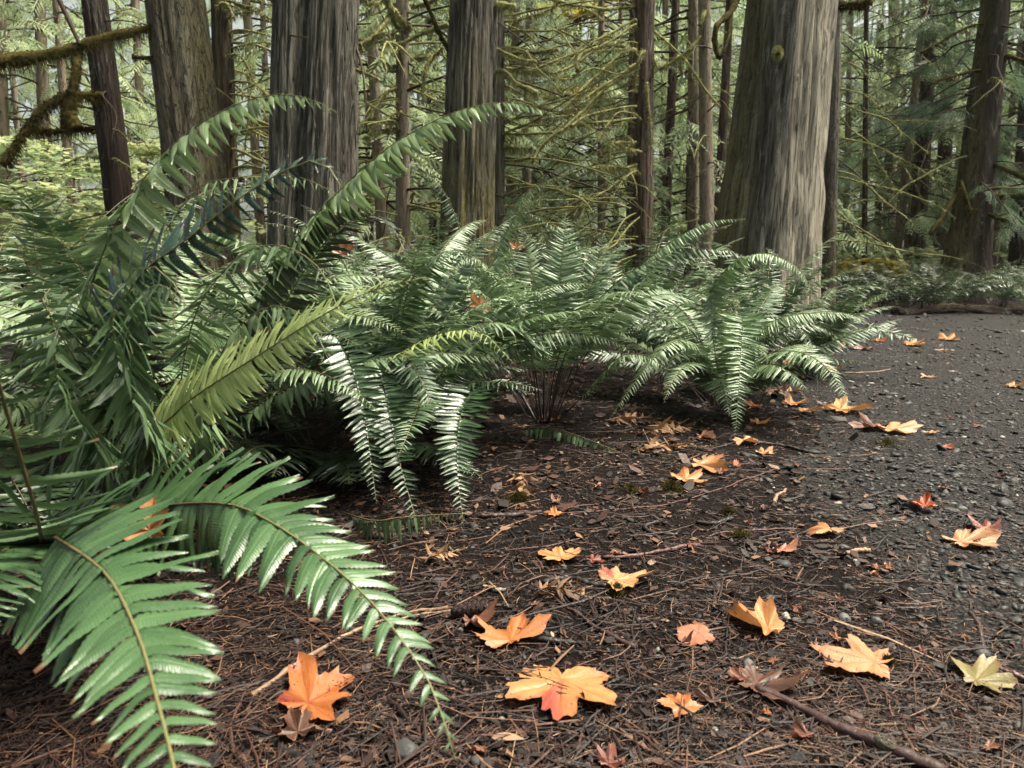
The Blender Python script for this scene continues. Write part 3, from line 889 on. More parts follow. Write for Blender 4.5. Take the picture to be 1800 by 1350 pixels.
# ---- fern with the dark glossy fronds that droop to the ground
r = np.random.default_rng(103)
b = G(690, 770)
f = empty('sword_fern', b, 'fern with three dark glossy fronds drooping down to the litter', 'fern', 'sword ferns along the path')
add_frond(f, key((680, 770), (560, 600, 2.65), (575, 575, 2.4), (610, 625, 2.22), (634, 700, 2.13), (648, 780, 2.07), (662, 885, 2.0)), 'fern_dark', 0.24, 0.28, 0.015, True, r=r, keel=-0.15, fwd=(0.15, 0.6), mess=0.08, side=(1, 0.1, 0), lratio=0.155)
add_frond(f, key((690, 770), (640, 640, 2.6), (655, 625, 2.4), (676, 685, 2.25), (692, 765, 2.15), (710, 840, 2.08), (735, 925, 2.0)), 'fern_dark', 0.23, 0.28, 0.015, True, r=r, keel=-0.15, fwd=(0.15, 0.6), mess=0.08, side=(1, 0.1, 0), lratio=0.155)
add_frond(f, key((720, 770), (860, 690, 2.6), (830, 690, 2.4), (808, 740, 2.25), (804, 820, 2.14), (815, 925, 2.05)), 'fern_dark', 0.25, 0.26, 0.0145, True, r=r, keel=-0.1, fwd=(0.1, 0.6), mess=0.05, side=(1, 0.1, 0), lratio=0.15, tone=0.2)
add_frond(f, key((700, 770), (640, 650, 2.6), (680, 628, 2.45), (730, 660, 2.35), (765, 715, 2.28), (793, 748, 2.25)), 'fern', 0.24, 0.26, 0.0125, r=r, keel=-0.1, fwd=(0.1, 0.6), tone=0.15)
add_frond(f, key((700, 780), (640, 700, 2.5), (720, 610, 2.3), (830, 580, 2.2), (905, 640, 2.1)), 'fern_yellow', 0.15, 0.3, 38, r=r, keel=-0.1, droop=0.4)
add_frond(f, key((600, 900), (655, 915, 1.92), (700, 910, 1.9), (760, 905, 1.9), (830, 902, 1.9)), 'fern', 0.17, 0.05, 26, r=r, droop=2.2, fwd=(0.1, 0.3), mess=0.12)
add_frond(f, key((690, 770), (700, 560, 2.6), (740, 470, 2.45), (800, 440, 2.3), (860, 470, 2.2)), 'fern', 0.2, 0.3, 0.0125, r=r, keel=-0.1, droop=0.5)
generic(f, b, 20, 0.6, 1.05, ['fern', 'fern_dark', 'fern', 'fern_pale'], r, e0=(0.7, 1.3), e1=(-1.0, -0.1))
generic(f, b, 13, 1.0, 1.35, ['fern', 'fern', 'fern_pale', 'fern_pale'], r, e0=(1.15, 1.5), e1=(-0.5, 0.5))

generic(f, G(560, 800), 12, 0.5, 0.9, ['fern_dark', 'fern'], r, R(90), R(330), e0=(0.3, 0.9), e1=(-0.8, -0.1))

# ---- the fern in the middle
r = np.random.default_rng(104)
b = G(955, 745)
f = empty('sword_fern', b, 'vase-shaped fern with dark bare stalks rising from brown litter', 'fern', 'sword ferns along the path')
add_frond(f, key((955, 745), (972, 600, 3.3), (985, 480, 3.3), (996, 372, 3.35)), 'fern_pale', 0.27, 0.32, 0.0125, True, r=r, keel=0.1, side=(1, 0, 0), mess=0.08, tone=0.1)
add_frond(f, key((960, 745), (1000, 620, 3.25), (1080, 510, 3.15), (1180, 425, 3.05), (1250, 390, 3.0), (1312, 385, 2.95)), 'fern_pale', 0.22, 0.25, 0.0125, True, r=r, keel=-0.15, droop=0.5, mess=0.08)
add_frond(f, key((950, 745), (915, 620, 3.2), (885, 520, 3.1), (850, 462, 3.0), (815, 455, 2.95), (795, 480, 2.9)), 'fern_pale', 0.20, 0.35, 0.0125, True, r=r, keel=-0.1, droop=0.5, dark=0.2)
add_frond(f, key((958, 745), (950, 600, 3.35), (935, 490, 3.45), (915, 400, 3.5)), 'fern_pale', 0.25, 0.32, 0.0125, r=r, keel=0.1, side=(1, 0, 0), mess=0.08, tone=0.1)
add_frond(f, key((962, 745), (1000, 600, 3.35), (1040, 500, 3.4), (1062, 410, 3.45)), 'fern_pale', 0.25, 0.32, 0.0125, r=r, keel=0.1, side=(1, 0, 0.2), mess=0.08, tone=0.1)
add_frond(f, key((965, 745), (990, 650, 3.15), (1030, 580, 3.05), (1080, 550, 2.95), (1110, 555, 2.9)), 'fern', 0.2, 0.4, 0.0125, r=r, keel=-0.1, droop=0.4, dark=0.3)
add_frond(f, key((958, 745), (990, 600, 3.3), (1050, 480, 3.4), (1100, 430, 3.5), (1140, 440, 3.5)), 'fern', 0.2, 0.3, 0.0125, r=r)
add_frond(f, key((975, 745), (1030, 690, 3.1), (1085, 630, 3.0), (1130, 625, 2.95), (1175, 650, 2.9)), 'fern_pale', 0.16, 0.3, 0.0125, r=r, droop=0.4)
add_frond(f, key((880, 760), (960, 752, 2.95), (1040, 775, 2.85), (1150, 822, 2.7)), 'fern', 0.2, 0.15, 28, r=r, droop=1.4, fwd=(0.1, 0.4), mess=0.12, tone=0.2)
add_frond(f, key((945, 745), (860, 560, 3.5), (880, 400, 3.6), (940, 330, 3.6), (1012, 300, 3.6)), 'fern_pale', 0.15, 0.35, 0.0125, r=r, keel=-0.4, droop=1.0, tone=0.15)
add_frond(f, key((945, 745), (850, 560, 3.3), (880, 430, 3.3), (925, 362, 3.25), (990, 333, 3.2)), 'fern_pale', 0.15, 0.35, 0.0125, r=r, keel=-0.4, droop=1.0, tone=0.1)
add_frond(f, key((945, 745), (850, 560, 3.5), (820, 440, 3.6), (785, 345, 3.6), (745, 300, 3.6), (715, 285, 3.6)), 'fern', 0.16, 0.35, 0.0125, r=r, keel=-0.2, droop=0.8)
generic(f, b, 19, 0.85, 1.25, ['fern', 'fern', 'fern_pale', 'fern_pale'], r, e0=(1.0, 1.5), e1=(-0.7, 0.4), t0r=(0.28, 0.38), dark=0.25)

# ---- the fern that leans over the path
r = np.random.default_rng(105)
b = G(1265, 715)
f = empty('sword_fern', b, 'bushy fern leaning over the gravel beside the brown dead fronds', 'fern', 'sword ferns along the path')
add_frond(f, key((1270, 715), (1290, 590, 3.55), (1305, 562, 3.3), (1303, 610, 3.15), (1298, 690, 3.05), (1292, 768, 3.0)), 'fern_pale', 0.23, 0.24, 0.0125, True, r=r, keel=-0.1, side=(1, 0, 0), mess=0.07, tone=0.05)
add_frond(f, key((1270, 715), (1250, 540, 3.6), (1280, 470, 3.5), (1340, 445, 3.4), (1400, 470, 3.3), (1430, 520, 3.25)), 'fern_pale', 0.22, 0.25, 0.0125, True, r=r, keel=-0.1, droop=0.4, mess=0.08)
add_frond(f, key((1280, 715), (1310, 600, 3.6), (1370, 560, 3.5), (1440, 550, 3.45), (1500, 556, 3.4)), 'fern_pale', 0.19, 0.25, 0.0125, True, r=r, keel=-0.1, droop=0.6, mess=0.08)
add_frond(f, key((1250, 715), (1230, 620, 3.4), (1190, 598, 3.25), (1140, 640, 3.1), (1070, 738, 2.98)), 'fern_pale', 0.16, 0.22, 0.0125, r=r, droop=0.3)
add_frond(f, key((1285, 715), (1340, 600, 3.6), (1400, 575, 3.5), (1432, 620, 3.4), (1438, 690, 3.35)), 'fern', 0.14, 0.22, 0.0125, r=r, droop=0.5)
generic(f, b, 27, 0.65, 1.1, ['fern', 'fern_pale', 'fern', 'fern_lit'], r, e0=(0.8, 1.45), e1=(-1.0, 0.1))

# ---- ferns behind these, up to the trunks
r = np.random.default_rng(106)
for px, d, n, lab in [(1420, 4.7, 30, 'fern at the bend of the path in front of the stripped trunk'),
                      (1130, 4.3, 28, 'fern between the vase-shaped fern and the branchy mossy trunk'),
                      (830, 4.3, 26, 'fern at the foot of the moss-based trunk'),
                      (520, 3.5, 30, 'fern growing before the doubled grey trunk'),
                      (210, 3.1, 30, 'fern under the hanging mossy branches'),
                      (1335, 4.9, 24, 'fern close against the foot of the stripped giant trunk'),
                      (690, 3.9, 26, 'tall fern under the slender pale trunk beside the drooping one'),
                      (-60, 2.3, 26, 'fern cut by the picture edge below the yellow shrubs')]:
    p = P(px, 600, d)
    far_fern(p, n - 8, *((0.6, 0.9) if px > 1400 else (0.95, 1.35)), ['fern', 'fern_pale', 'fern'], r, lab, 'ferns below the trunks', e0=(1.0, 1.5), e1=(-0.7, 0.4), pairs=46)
# ================================================================== trees
def trunk_axis(lo, hi, d, height, dh=None):
    """axis of a trunk through two photograph points at depth d, run down to the ground and up to a height"""
    a = P(*lo, d); b = P(*hi, dh or d)
    u = (b - a) / (b[2] - a[2])
    g = float(gh(a[0], a[1]))
    a0 = a + u * (g - 0.15 - a[2])
    g = float(gh(a0[0], a0[1])); a0 = a + u * (g - 0.15 - a[2])
    return a0, a0 + u * (height + 0.15)


def make_trunk(tree, a, b, r0, r1, mat, flare=0.5, nth=64, nz=50, ridge=0.05, seed=0, moss=None, bare=None, lobes=0.0, freq=9.0, bend=0.0):
    t = np.linspace(0, 1, nz) ** 1.6
    H = np.linalg.norm(b - a)
    c = a + t[:, None] * (b - a)
    c[:, 0] += bend * np.sin(t * 7 + seed) * 0.3
    z = t * H
    th = np.linspace(0, 2 * np.pi, nth, endpoint=False)
    rad = r0 + (r1 - r0) * t
    rad = rad * (1 + flare * np.exp(-z / (1.3 * r0 + 0.12)))
    cx, sx = np.cos(th), np.sin(th)
    warp = 0.9 * fbm(z[:, None] * 0.8 + 0 * th[None], np.sin(th)[None] * 1.1 + np.cos(th)[None] * 0.7, 2, seed)
    u1 = th[None] / (2 * np.pi) * freq * 5
    # ridges that run along the trunk; wrap-around is hidden on the far side (th = 0 points away from the camera)
    rg0 = 0.65 * vnoise(u1 * 0.42 + warp * 0.7, z[:, None] * 1.1, seed) + 0.35 * vnoise(u1 * 0.95 + warp * 1.2, z[:, None] * 2.6, seed + 5)
    rg = np.clip(np.abs(rg0 - 0.5) * 4.2, 0, 1) ** 0.7
    lob = lobes * (np.cos(3 * th + seed)[None] + 0.6 * np.cos(5 * th + 2 * seed)[None]) * (0.35 + np.exp(-z / 0.7))[:, None]
    rr = rad[:, None] * (1 + lob + ridge * (rg - 0.6) * 1.8 + 0.05 * (fbm(th[None] * 1.5, z[:, None] * 0.9, 2, seed + 9) - 0.44))
    dx = sx[None, :, None] * np.array([1.0, 0, 0]) + cx[None, :, None] * np.array([0, 1.0, 0])
    V = (c[:, None] + rr[..., None] * dx).reshape(-1, 3)
    i = np.arange(nz - 1)[:, None] * nth; j = np.arange(nth)[None]; j2 = (j + 1) % nth
    Q = np.stack([i + j, i + j2, i + nth + j2, i + nth + j], -1).reshape(-1, 4)
    zz = (z[:, None] + 0 * th[None]); hh = zz - 0.15
    side = 0 * zz + sx[None]; front = 0 * zz - cx[None]
    nz_ = fbm(th[None] * 2.2 + 0 * zz, zz * 1.1, 3, seed + 4) - 0.44
    at = {'ridge': rg, 'moss': moss(hh, side, front, nz_) if moss else 0 * zz, 'bare': bare(hh, side, front, nz_) if bare else 0 * zz}
    at = {k: np.clip(v, 0, 1) for k, v in at.items()}
    kk = r0 * (1 + 0.04 * warp)
    at['bark'] = np.stack([kk * sx[None] + seed, kk * cx[None], zz + 0.8 * fbm(th[None] * 5, zz * 0.5, 2, seed + 7)], -1).reshape(-1, 3)
    o = mesh_obj('trunk', V, Q, M[mat], tree, True, at)
    return o


def fuzz(c, rad, n, ln, r, down=0.6, wid=0.0016):
    """short hanging moss threads around a branch"""
    k = len(c); T = tangents(c)
    idx = r.random(n) * (k - 1); i0 = idx.astype(int); f = (idx - i0)[:, None]
    p = c[i0] * (1 - f) + c[np.minimum(i0 + 1, k - 1)] * f
    rr = rad[i0] * (1 - f[:, 0]) + rad[np.minimum(i0 + 1, k - 1)] * f[:, 0]
    t = T[i0]
    ref = np.array([0, 0, 1.0])
    A = nrm(np.cross(t, ref + 1e-3)); B = np.cross(A, t)
    th = r.random(n) * 2 * np.pi
    o = np.cos(th)[:, None] * A + np.sin(th)[:, None] * B
    L = ln * (0.4 + r.random(n)) * (1 + 1.1 * np.clip(-o[:, 2], 0, 1))
    d = nrm(o + r.normal(0, 0.35, (n, 3)) + np.array([0, 0, -down]))
    b0 = p + o * (rr * 0.85)[:, None]
    s = nrm(np.cross(d, r.normal(0, 1, (n, 3)))) * (wid * (0.6 + 0.8 * r.random(n)))[:, None]
    tip = b0 + d * L[:, None] + np.array([0, 0, -0.3]) * (L * down)[:, None]
    V = np.stack([b0 - s, b0 + s, tip], 1).reshape(-1, 3)
    F_ = np.arange(3 * n).reshape(-1, 3)
    return V, F_


def branch(tree, c, r0, r1, mossy=True, fz=0, ln=0.02, r=None, mat=None, wid=0.0016, rough=0.35):
    n = len(c)
    rad = r0 + (r1 - r0) * np.linspace(0, 1, n) ** 0.8
    if mossy:
        rad = rad * (1 + 0.35 * (vnoise(np.arange(n) * 0.7, np.full(n, r0 * 999)) - 0.5))
    V, F_ = tube(c, rad, 6 if r0 < 0.02 else 9, True, rough if mossy else 0.15, int(r0 * 1e4) % 50)
    mt = mat or ('moss' if mossy else 'twig')
    o = mesh_obj('branch', V, F_, M[mt], tree, True, {'tone': np.full(len(V), 0.5)})
    if fz:
        d_ = float(np.linalg.norm(c.mean(0) - C0)); V, F_ = fuzz(c, rad, fz, ln * (1.5 if d_ > 7.2 else 1), r, wid=wid * (2.2 if d_ > 7.2 else 1))
        tag(mesh_obj('hanging_moss', V, F_, M[mt], o, False), kind='stuff')
    return o


def wig(c, amp, r):
    """gives a drawn line the wobble of a real branch"""
    n = len(c); s = int(r.integers(0, 1000)); u = np.linspace(0, 1, n)
    L = np.linalg.norm(c[-1] - c[0])
    w = np.stack([vnoise(u * L * 2.6, np.full(n, s + k * 3.3)) - 0.5 for k in range(3)], 1)
    return c + w * amp * np.minimum(1, u * 4)[:, None]


def dead_branches(tree, a, b, n, zr, lr, azr, r, rad=(0.008, 0.016), mossy=0.85, up=(-0.1, 0.3), drop=(0.2, 0.9), fz=90, fork=0.4, ln=0.018):
    """bare lower limbs, most of them wrapped in moss"""
    H = b[2] - a[2]
    for i in range(n):
        z = zr[0] + (zr[1] - zr[0]) * (i + r.random()) / n
        p = a + (b - a) * ((z - a[2]) / H)
        az = r.uniform(*azr); L = r.uniform(*lr)
        el = r.uniform(*up); dr = r.uniform(*drop)
        t = np.linspace(0, 1, 14)
        h = np.array([math.sin(az), math.cos(az), 0])
        c = p + (L * t)[:, None] * h * math.cos(el) + np.array([0, 0, 1.0]) * (L * (t * math.sin(el) - dr * t * t * 0.7))[:, None]
        c = wig(c, 0.12, r)
        r0 = r.uniform(*rad); ms = r.random() < mossy
        branch(tree, c, r0, r0 * 0.45, ms, int(fz * L) if ms else 0, ln, r, wid=0.002)
        for k in range(int(r.random() < fork) + int(r.random() < fork * 0.6)):
            s = int(r.integers(4, 10)); az2 = az + r.choice([-1, 1]) * r.uniform(0.4, 1.0)
            L2 = L * r.uniform(0.3, 0.55); h2 = np.array([math.sin(az2), math.cos(az2), r.uniform(-0.6, 0.1)])
            t2 = np.linspace(0, 1, 8)
            c2 = c[s] + (L2 * t2)[:, None] * h2 - np.array([0, 0, 1.0]) * (0.25 * L2 * t2 * t2)[:, None]
            branch(tree, wig(c2, 0.06, r), r0 * 0.65, r0 * 0.3, ms, int(fz * L2 * 0.7) if ms else 0, ln * 0.8, r, wid=0.002)


# ---- flat sprays of cedar and hemlock
def spray_proto(nb, sub, seed):
    q = np.random.default_rng(seed)
    V = []; F_ = []
    def leaf(o, d, s, L, w):
        k = len(V)
        V.extend([o - s * w * 0.4, o + d * L * 0.45 - s * w, o + d * L + np.array([0, 0, -0.10 * L]), o + d * L * 0.45 + s * w])
        F_.append((k, k + 1, k + 2, k + 3))
    for i in range(nb):
        x = (i + 0.5) / nb
        for sg in (1, -1):
            o = np.array([x, 0, -0.25 * x * x])
            L = 0.42 * (1 - 0.75 * x) * (0.8 + 0.4 * q.random()) * min(1, 0.45 + 2.5 * x)
            a = 0.85 + 0.25 * q.random()
            d = np.array([math.cos(a), sg * math.sin(a), -0.22 - 0.25 * q.random()]); d /= np.linalg.norm(d)
            s = np.array([-d[1], d[0], 0])
            if not sub:
                leaf(o, d, s, L, 0.030)
            else:
                leaf(o, d, s, L, 0.010)
                for k in range(sub):
                    u = (k + 0.6) / sub
                    for g2 in (1, -1):
                        a2 = 0.75
                        d2 = d * math.cos(a2) + s * g2 * math.sin(a2) + np.array([0, 0, -0.15])
                        leaf(o + d * L * u, d2, np.array([-d2[1], d2[0], 0]), L * 0.42 * (1 - 0.6 * u), 0.011)
    leaf(np.array([0.0, 0, 0]), np.array([1.0, 0, -0.2]), np.array([0, 1.0, 0]), 1.05, 0.012)
    return np.array(V), np.array(F_)


SPRAY_N = [spray_proto(9, 3, s) for s in range(3)]
SPRAY_M = [spray_proto(8, 0, s + 5) for s in range(3)]


def put_sprays(bag, O, D, size, r, protos, roll=0.5, tone=None):
    """O origins, D directions"""
    n = len(O)
    D = nrm(D)
    S = nrm(np.cross(D, np.array([0, 0, 1.0])) + 1e-6); N = np.cross(S, D)
    ro = r.normal(0, roll, n)[:, None]
    S, N = S * np.cos(ro) + N * np.sin(ro), N * np.cos(ro) - S * np.sin(ro)
    kd = r.integers(0, len(protos), n)
    tone = r.random(n) if tone is None else tone
    for k in range(len(protos)):
        s = kd == k
        if not s.any(): continue
        V, F_ = protos[k]; m = int(s.sum())
        W = O[s][:, None] + size[s][:, None, None] * (V[None, :, :1] * D[s][:, None] + V[None, :, 1:2] * S[s][:, None] + V[None, :, 2:] * N[s][:, None])
        bag.add(W.reshape(-1, 3), (F_[None] + (np.arange(m) * len(V))[:, None, None]).reshape(-1, 4), tone=np.repeat(tone[s], len(V)))


def crown(bag, wood, a, b, z0, z1, nb, lb, r, protos, size=(0.3, 0.5), azr=(0, 2 * math.pi), droop=0.5, dens=9):
    """boughs along the trunk a-b between heights z0 and z1, hung with sprays"""
    for i in range(nb):
        z = z0 + (z1 - z0) * (i + r.random()) / nb
        p = a + (b - a) * ((z - a[2]) / (b[2] - a[2]))
        az = r.uniform(*azr); L = r.uniform(*lb)
        t = np.linspace(0, 1, 10)
        h = np.array([math.sin(az), math.cos(az), 0]); el = r.uniform(-0.25, 0.25)
        c = p + (L * t)[:, None] * h + np.array([0, 0, 1.0]) * (L * (el * t - droop * r.uniform(0.6, 1.2) * t * t + 0.25 * droop * t ** 3))[:, None]
        c = wig(c, 0.15, r)
        Vw, Fw = tube(c, 0.014 * (1 - 0.8 * t) + 0.002, 5)
        wood.add(Vw, Fw, tone=np.full(len(Vw), 0.4))
        m = int(dens * L)
        u = np.clip(0.22 + 0.8 * r.random(m), 0, 1)
        O = np.stack([np.interp(u, t, c[:, k]) for k in range(3)], 1)
        sg = r.choice([-1, 1], m); sa = az + sg * r.uniform(0.3, 1.1, m)
        D = np.stack([np.sin(sa), np.cos(sa), -r.uniform(0.15, 0.8, m)], 1)
        put_sprays(bag, O, D, r.uniform(*size, m) * (1.15 - 0.5 * u), r, protos, 0.45)


def leaf_layer_shrub(name, label, base, r, mat, n_layers, spread, zr, leaf=0.06, per=260, cat='shrub', group=None, stems=5, parent_h=1.5):
    """understorey shrub whose broad leaves lie in flat tiers"""
    t_ = empty(name, (base[0], base[1], float(gh(base[0], base[1]))), label, cat, group)
    g = float(gh(base[0], base[1])); bag = Bag()
    star = np.array([(0, 0, 0), (0.5, 0.28, -0.05), (0.25, 0.55, -0.08), (0.62, 0.50, -0.1), (1.0, 0, -0.16), (0.62, -0.50, -0.1), (0.25, -0.55, -0.08), (0.5, -0.28, -0.05)])
    fc = np.array([(0, 1, 3, 4), (0, 2, 3, 1), (0, 4, 5, 7), (0, 7, 5, 6)])
    for k in range(n_layers):
        ctr = np.array([base[0] + r.uniform(-spread, spread), base[1] + r.uniform(-spread, spread) * 0.7, g + r.uniform(*zr)])
        w = r.uniform(0.25, 0.9)
        m = per
        rr_ = np.sqrt(r.random(m)) * w; aa = r.random(m) * 2 * np.pi
        x = ctr[0] + rr_ * np.cos(aa); y = ctr[1] + rr_ * np.sin(aa) * 0.8
        z = ctr[2] - 0.25 * rr_ ** 2 + r.normal(0, 0.02, m)
        X, Y, N = rot_basis(m, 0.3, r)
        s = leaf * (0.6 + 0.7 * r.random(m))
        Vv = np.stack([x, y, z], 1)[:, None] + s[:, None, None] * (star[None, :, :1] * X[:, None] + star[None, :, 1:2] * Y[:, None] + star[None, :, 2:] * N[:, None])
        bag.add(Vv.reshape(-1, 3), (fc[None] + (np.arange(m) * 8)[:, None, None]).reshape(-1, 4), tone=np.repeat(np.clip(r.random(m) * 0.7 + r.normal(0.15, 0.15), 0, 1), 8))
        st = np.array([base[0] + r.normal(0, 0.08), base[1] + r.normal(0, 0.08), g])
        if k < stems:
            c = spline([st, st * 0.5 + ctr * 0.5 + np.array([0, 0, 0.25]), ctr], 14)
            Vw, Fw = tube(c, np.linspace(0.012, 0.004, 14), 5)
            mesh_obj('stem', Vw, Fw, M['twig'], t_, True, {'tone': np.full(len(Vw), 0.5)})
    tag(bag.obj('leaves', M[mat], t_, False), kind='stuff')
    return t_


def tree_thing(label, lo, hi, d, wlo, whi, mat, height=9.0, flare=0.5, dh=None, name='conifer_tree', group='trees of the stand', **kw):
    """a tree from two photograph points of its axis, its widths there in pixels and its depth"""
    a, b = trunk_axis(lo, hi, d, height, dh)
    zl = P(*lo, d)[2]; zh = P(*hi, dh or d)[2]
    rl = 0.5 * wlo * d / FPX; rh = 0.5 * whi * (dh or d) / FPX
    k = (rh - rl) / (zh - zl); k = min(k, -0.004)
    r0 = rl + k * (a[2] - zl); r1 = max(rl + k * (b[2] - zl), 0.02)
    t_ = empty(name, (a[0], a[1], a[2] + 0.15), label, 'tree', group)
    make_trunk(t_, a, b, r0, r1, mat, flare, **kw)
    return t_, a, b


cl = np.clip
r = np.random.default_rng(201)
# 1 slim dark red trunk
t1, a1, b1 = tree_thing('slim dark red trunk crossed by a thick mossy branch', (208, 340), (166, 0), 6.6, 46, 42, 'bark_red', 8, 0.3, nth=80, ridge=0.09, seed=1, freq=10)
branch(t1, key((180, 168, 6.5), (115, 170, 6.3), (72, 195, 6.2), (38, 240, 6.1), (4, 290, 6.0)), 0.034, 0.026, True, 2000, 0.026, r, 'moss_dark', wid=0.002)
branch(t1, key((185, 223, 6.6), (140, 228, 6.5), (95, 231, 6.4), (57, 228, 6.3)), 0.013, 0.026, True, 900, 0.024, r, 'moss_dark')
branch(t1, key((196, 285, 6.6), (150, 275, 6.5), (110, 290, 6.4)), 0.008, 0.008, True, 200, 0.02, r, 'moss')
dead_branches(t1, a1, b1, 9, (0.9, 3.0), (0.3, 1.0), (0, 6.28), r, (0.004, 0.008), 0.4)
# 2 broad trunk with the long mossy limb
t2, a2, b2 = tree_thing('broad rough trunk carrying a long moss-hung limb', (342, 300), (308, 0), 5.6, 100, 98, 'bark_rough', 8, 0.45, nth=110, nz=60, ridge=0.06, seed=2, freq=16,
                        moss=lambda h, s, f, n: 0.25 + 0.5 * cl(s, 0, 1) + n)
branch(t2, wig(key((285, 46, 5.5), (230, 58, 5.4), (185, 68, 5.3), (130, 82, 5.2), (70, 96, 5.1), (0, 114, 5.0), (-80, 130, 4.9)), 0.05, r), 0.022, 0.046, True, 4200, 0.034, r, 'moss_dark')
branch(t2, wig(key((138, 82, 5.25), (134, 130, 5.2), (126, 170, 5.2), (122, 198, 5.2), (136, 226, 5.2)), 0.02, r), 0.022, 0.040, True, 1800, 0.028, r, 'moss_dark')
branch(t2, key((124, 165, 5.2), (115, 195, 5.2), (113, 226, 5.2)), 0.030, 0.022, True, 900, 0.03, r, 'moss_dark')
branch(t2, key((104, 0, 5.2), (125, 45, 5.2), (140, 78, 5.2)), 0.018, 0.012, False)
branch(t2, key((280, 101, 5.5), (255, 102, 5.45), (232, 99, 5.4)), 0.016, 0.014, True, 260, 0.02, r, 'moss_dark')
branch(t2, key((372, 150, 5.7), (400, 170, 5.75), (430, 200, 5.8)), 0.008, 0.005, True, 80, 0.02, r)
# 3 mossy trunk behind it
t3, a3, b3 = tree_thing('narrow mossy trunk half hidden behind the broad rough one', (398, 260), (388, 0), 6.6, 36, 36, 'bark_red', 8, 0.3, nth=60, ridge=0.07, seed=3, moss=lambda h, s, f, n: 0.45 + n * 1.5)
dead_branches(t3, a3, b3, 26, (1.3, 3.2), (0.4, 1.0), (0.3, 2.6), r, (0.010, 0.018), 0.95, fz=260)
# 4 doubled grey trunk: two stems grown together
t4, a4, b4 = tree_thing('thick grey fissured trunk grown together with a thinner stem', (568, 340), (580, 0), 5.5, 112, 98, 'bark_grey', 8, 0.25, nth=140, nz=64, ridge=0.095, seed=4, freq=17, lobes=0.02)
aa, bb = trunk_axis((506, 340), (512, 0), 5.42, 8)
make_trunk(t4, aa, bb, 0.135, 0.10, 'bark_grey', 0.2, 90, 60, 0.10, 14, freq=11)
branch(t4, key((480, 55, 5.6), (510, 62, 5.3), (540, 66, 5.2)), 0.008, 0.004, True, 60, 0.01, r, 'moss_dark')
branch(t4, key((620, 120, 5.5), (650, 132, 5.45), (670, 143, 5.4)), 0.012, 0.009, True, 200, 0.018, r)
branch(t4, key((624, 78, 5.5), (634, 110, 5.45), (640, 145, 5.4), (641, 180, 5.4)), 0.013, 0.006, False)
branch(t4, key((622, 42, 5.5), (640, 42, 5.5), (652, 41, 5.5)), 0.008, 0.005, False)
# 5 slender pale trunk
t5, a5, b5 = tree_thing('slender pale trunk with curved yellow mossy limbs', (708, 330), (707, 0), 7.6, 25, 22, 'bark_pale', 8, 0.3, nth=48, ridge=0.02, seed=5)
for pts, q0, q1 in [([(703, 50, 7.5), (694, 30, 7.4), (684, 5, 7.3), (676, -20, 7.2)], 0.035, 0.03), ([(722, 53, 7.6), (705, 42, 7.5), (690, 20, 7.4)], 0.03, 0.035), ([(690, 22, 7.4), (660, 60, 7.2), (632, 82, 7.1)], 0.022, 0.018),
                    ([(702, 52, 7.5), (665, 64, 7.3), (640, 78, 7.2), (626, 86, 7.1)], 0.018, 0.02), ([(670, 78, 7.2), (700, 79, 7.4), (745, 60, 7.2), (790, 48, 7.0)], 0.012, 0.022),
                    ([(722, 104, 7.6), (745, 100, 7.5), (768, 93, 7.4), (785, 80, 7.3)], 0.020, 0.012), ([(762, 96, 7.4), (750, 125, 7.3), (745, 150, 7.3), (744, 180, 7.3)], 0.018, 0.006),
                    ([(700, 153, 7.6), (675, 165, 7.4), (660, 190, 7.3), (635, 220, 7.2), (610, 250, 7.1)], 0.016, 0.010), ([(660, 190, 7.3), (652, 215, 7.2), (644, 250, 7.2)], 0.013, 0.008),
                    ([(700, 115, 7.6), (680, 115, 7.5), (656, 113, 7.4)], 0.012, 0.02), ([(700, 212, 7.6), (688, 218, 7.5), (684, 230, 7.4)], 0.014, 0.018), ([(700, 230, 7.6), (670, 233, 7.4), (640, 245, 7.3)], 0.010, 0.007),
                    ([(722, 10, 7.6), (740, 8, 7.5), (770, -5, 7.4)], 0.018, 0.018), ([(690, -10, 7.5), (660, 5, 7.4), (630, -6, 7.3)], 0.014, 0.014)]:
    branch(t5, wig(key(*pts), 0.05, r), q0, q1, True, 420, 0.02, r)
dead_branches(t5, a5, b5, 56, (0.6, 3.6), (0.7, 1.9), (0, 6.28), r, (0.008, 0.016), 0.85, fz=70, drop=(0.1, 0.9))
# 6 large trunk with mossy base
t6, a6, b6 = tree_thing('large grey trunk with a swelling moss-covered base', (824, 330), (832, 0), 6.0, 92, 80, 'bark_grey', 8, 0.35, nth=130, nz=64, ridge=0.095, seed=6, freq=15, lobes=0.012,
                        moss=lambda h, s, f, n: 1.75 - 0.75 * h + 1.2 * n - 0.25 * cl(s, 0, 1))
branch(t6, wig(key((790, 90, 6.0), (775, 62, 5.95), (762, 30, 5.9), (748, -5, 5.85)), 0.03, r), 0.020, 0.016, True, 160, 0.012, r, 'moss_dark')
branch(t6, wig(key((868, 82, 6.0), (895, 95, 5.9), (920, 105, 5.85), (945, 108, 5.8)), 0.03, r), 0.010, 0.012, True, 420, 0.03, r)
branch(t6, wig(key((868, 126, 6.0), (890, 128, 5.9), (910, 150, 5.85), (946, 168, 5.8)), 0.03, r), 0.012, 0.022, True, 700, 0.035, r)
branch(t6, key((890, 120, 5.95), (905, 122, 5.9), (921, 117, 5.85)), 0.012, 0.012, True, 200, 0.02, r)
branch(t6, key((868, 8, 6.0), (885, 10, 5.9), (905, 12, 5.85)), 0.03, 0.022, True, 500, 0.03, r)
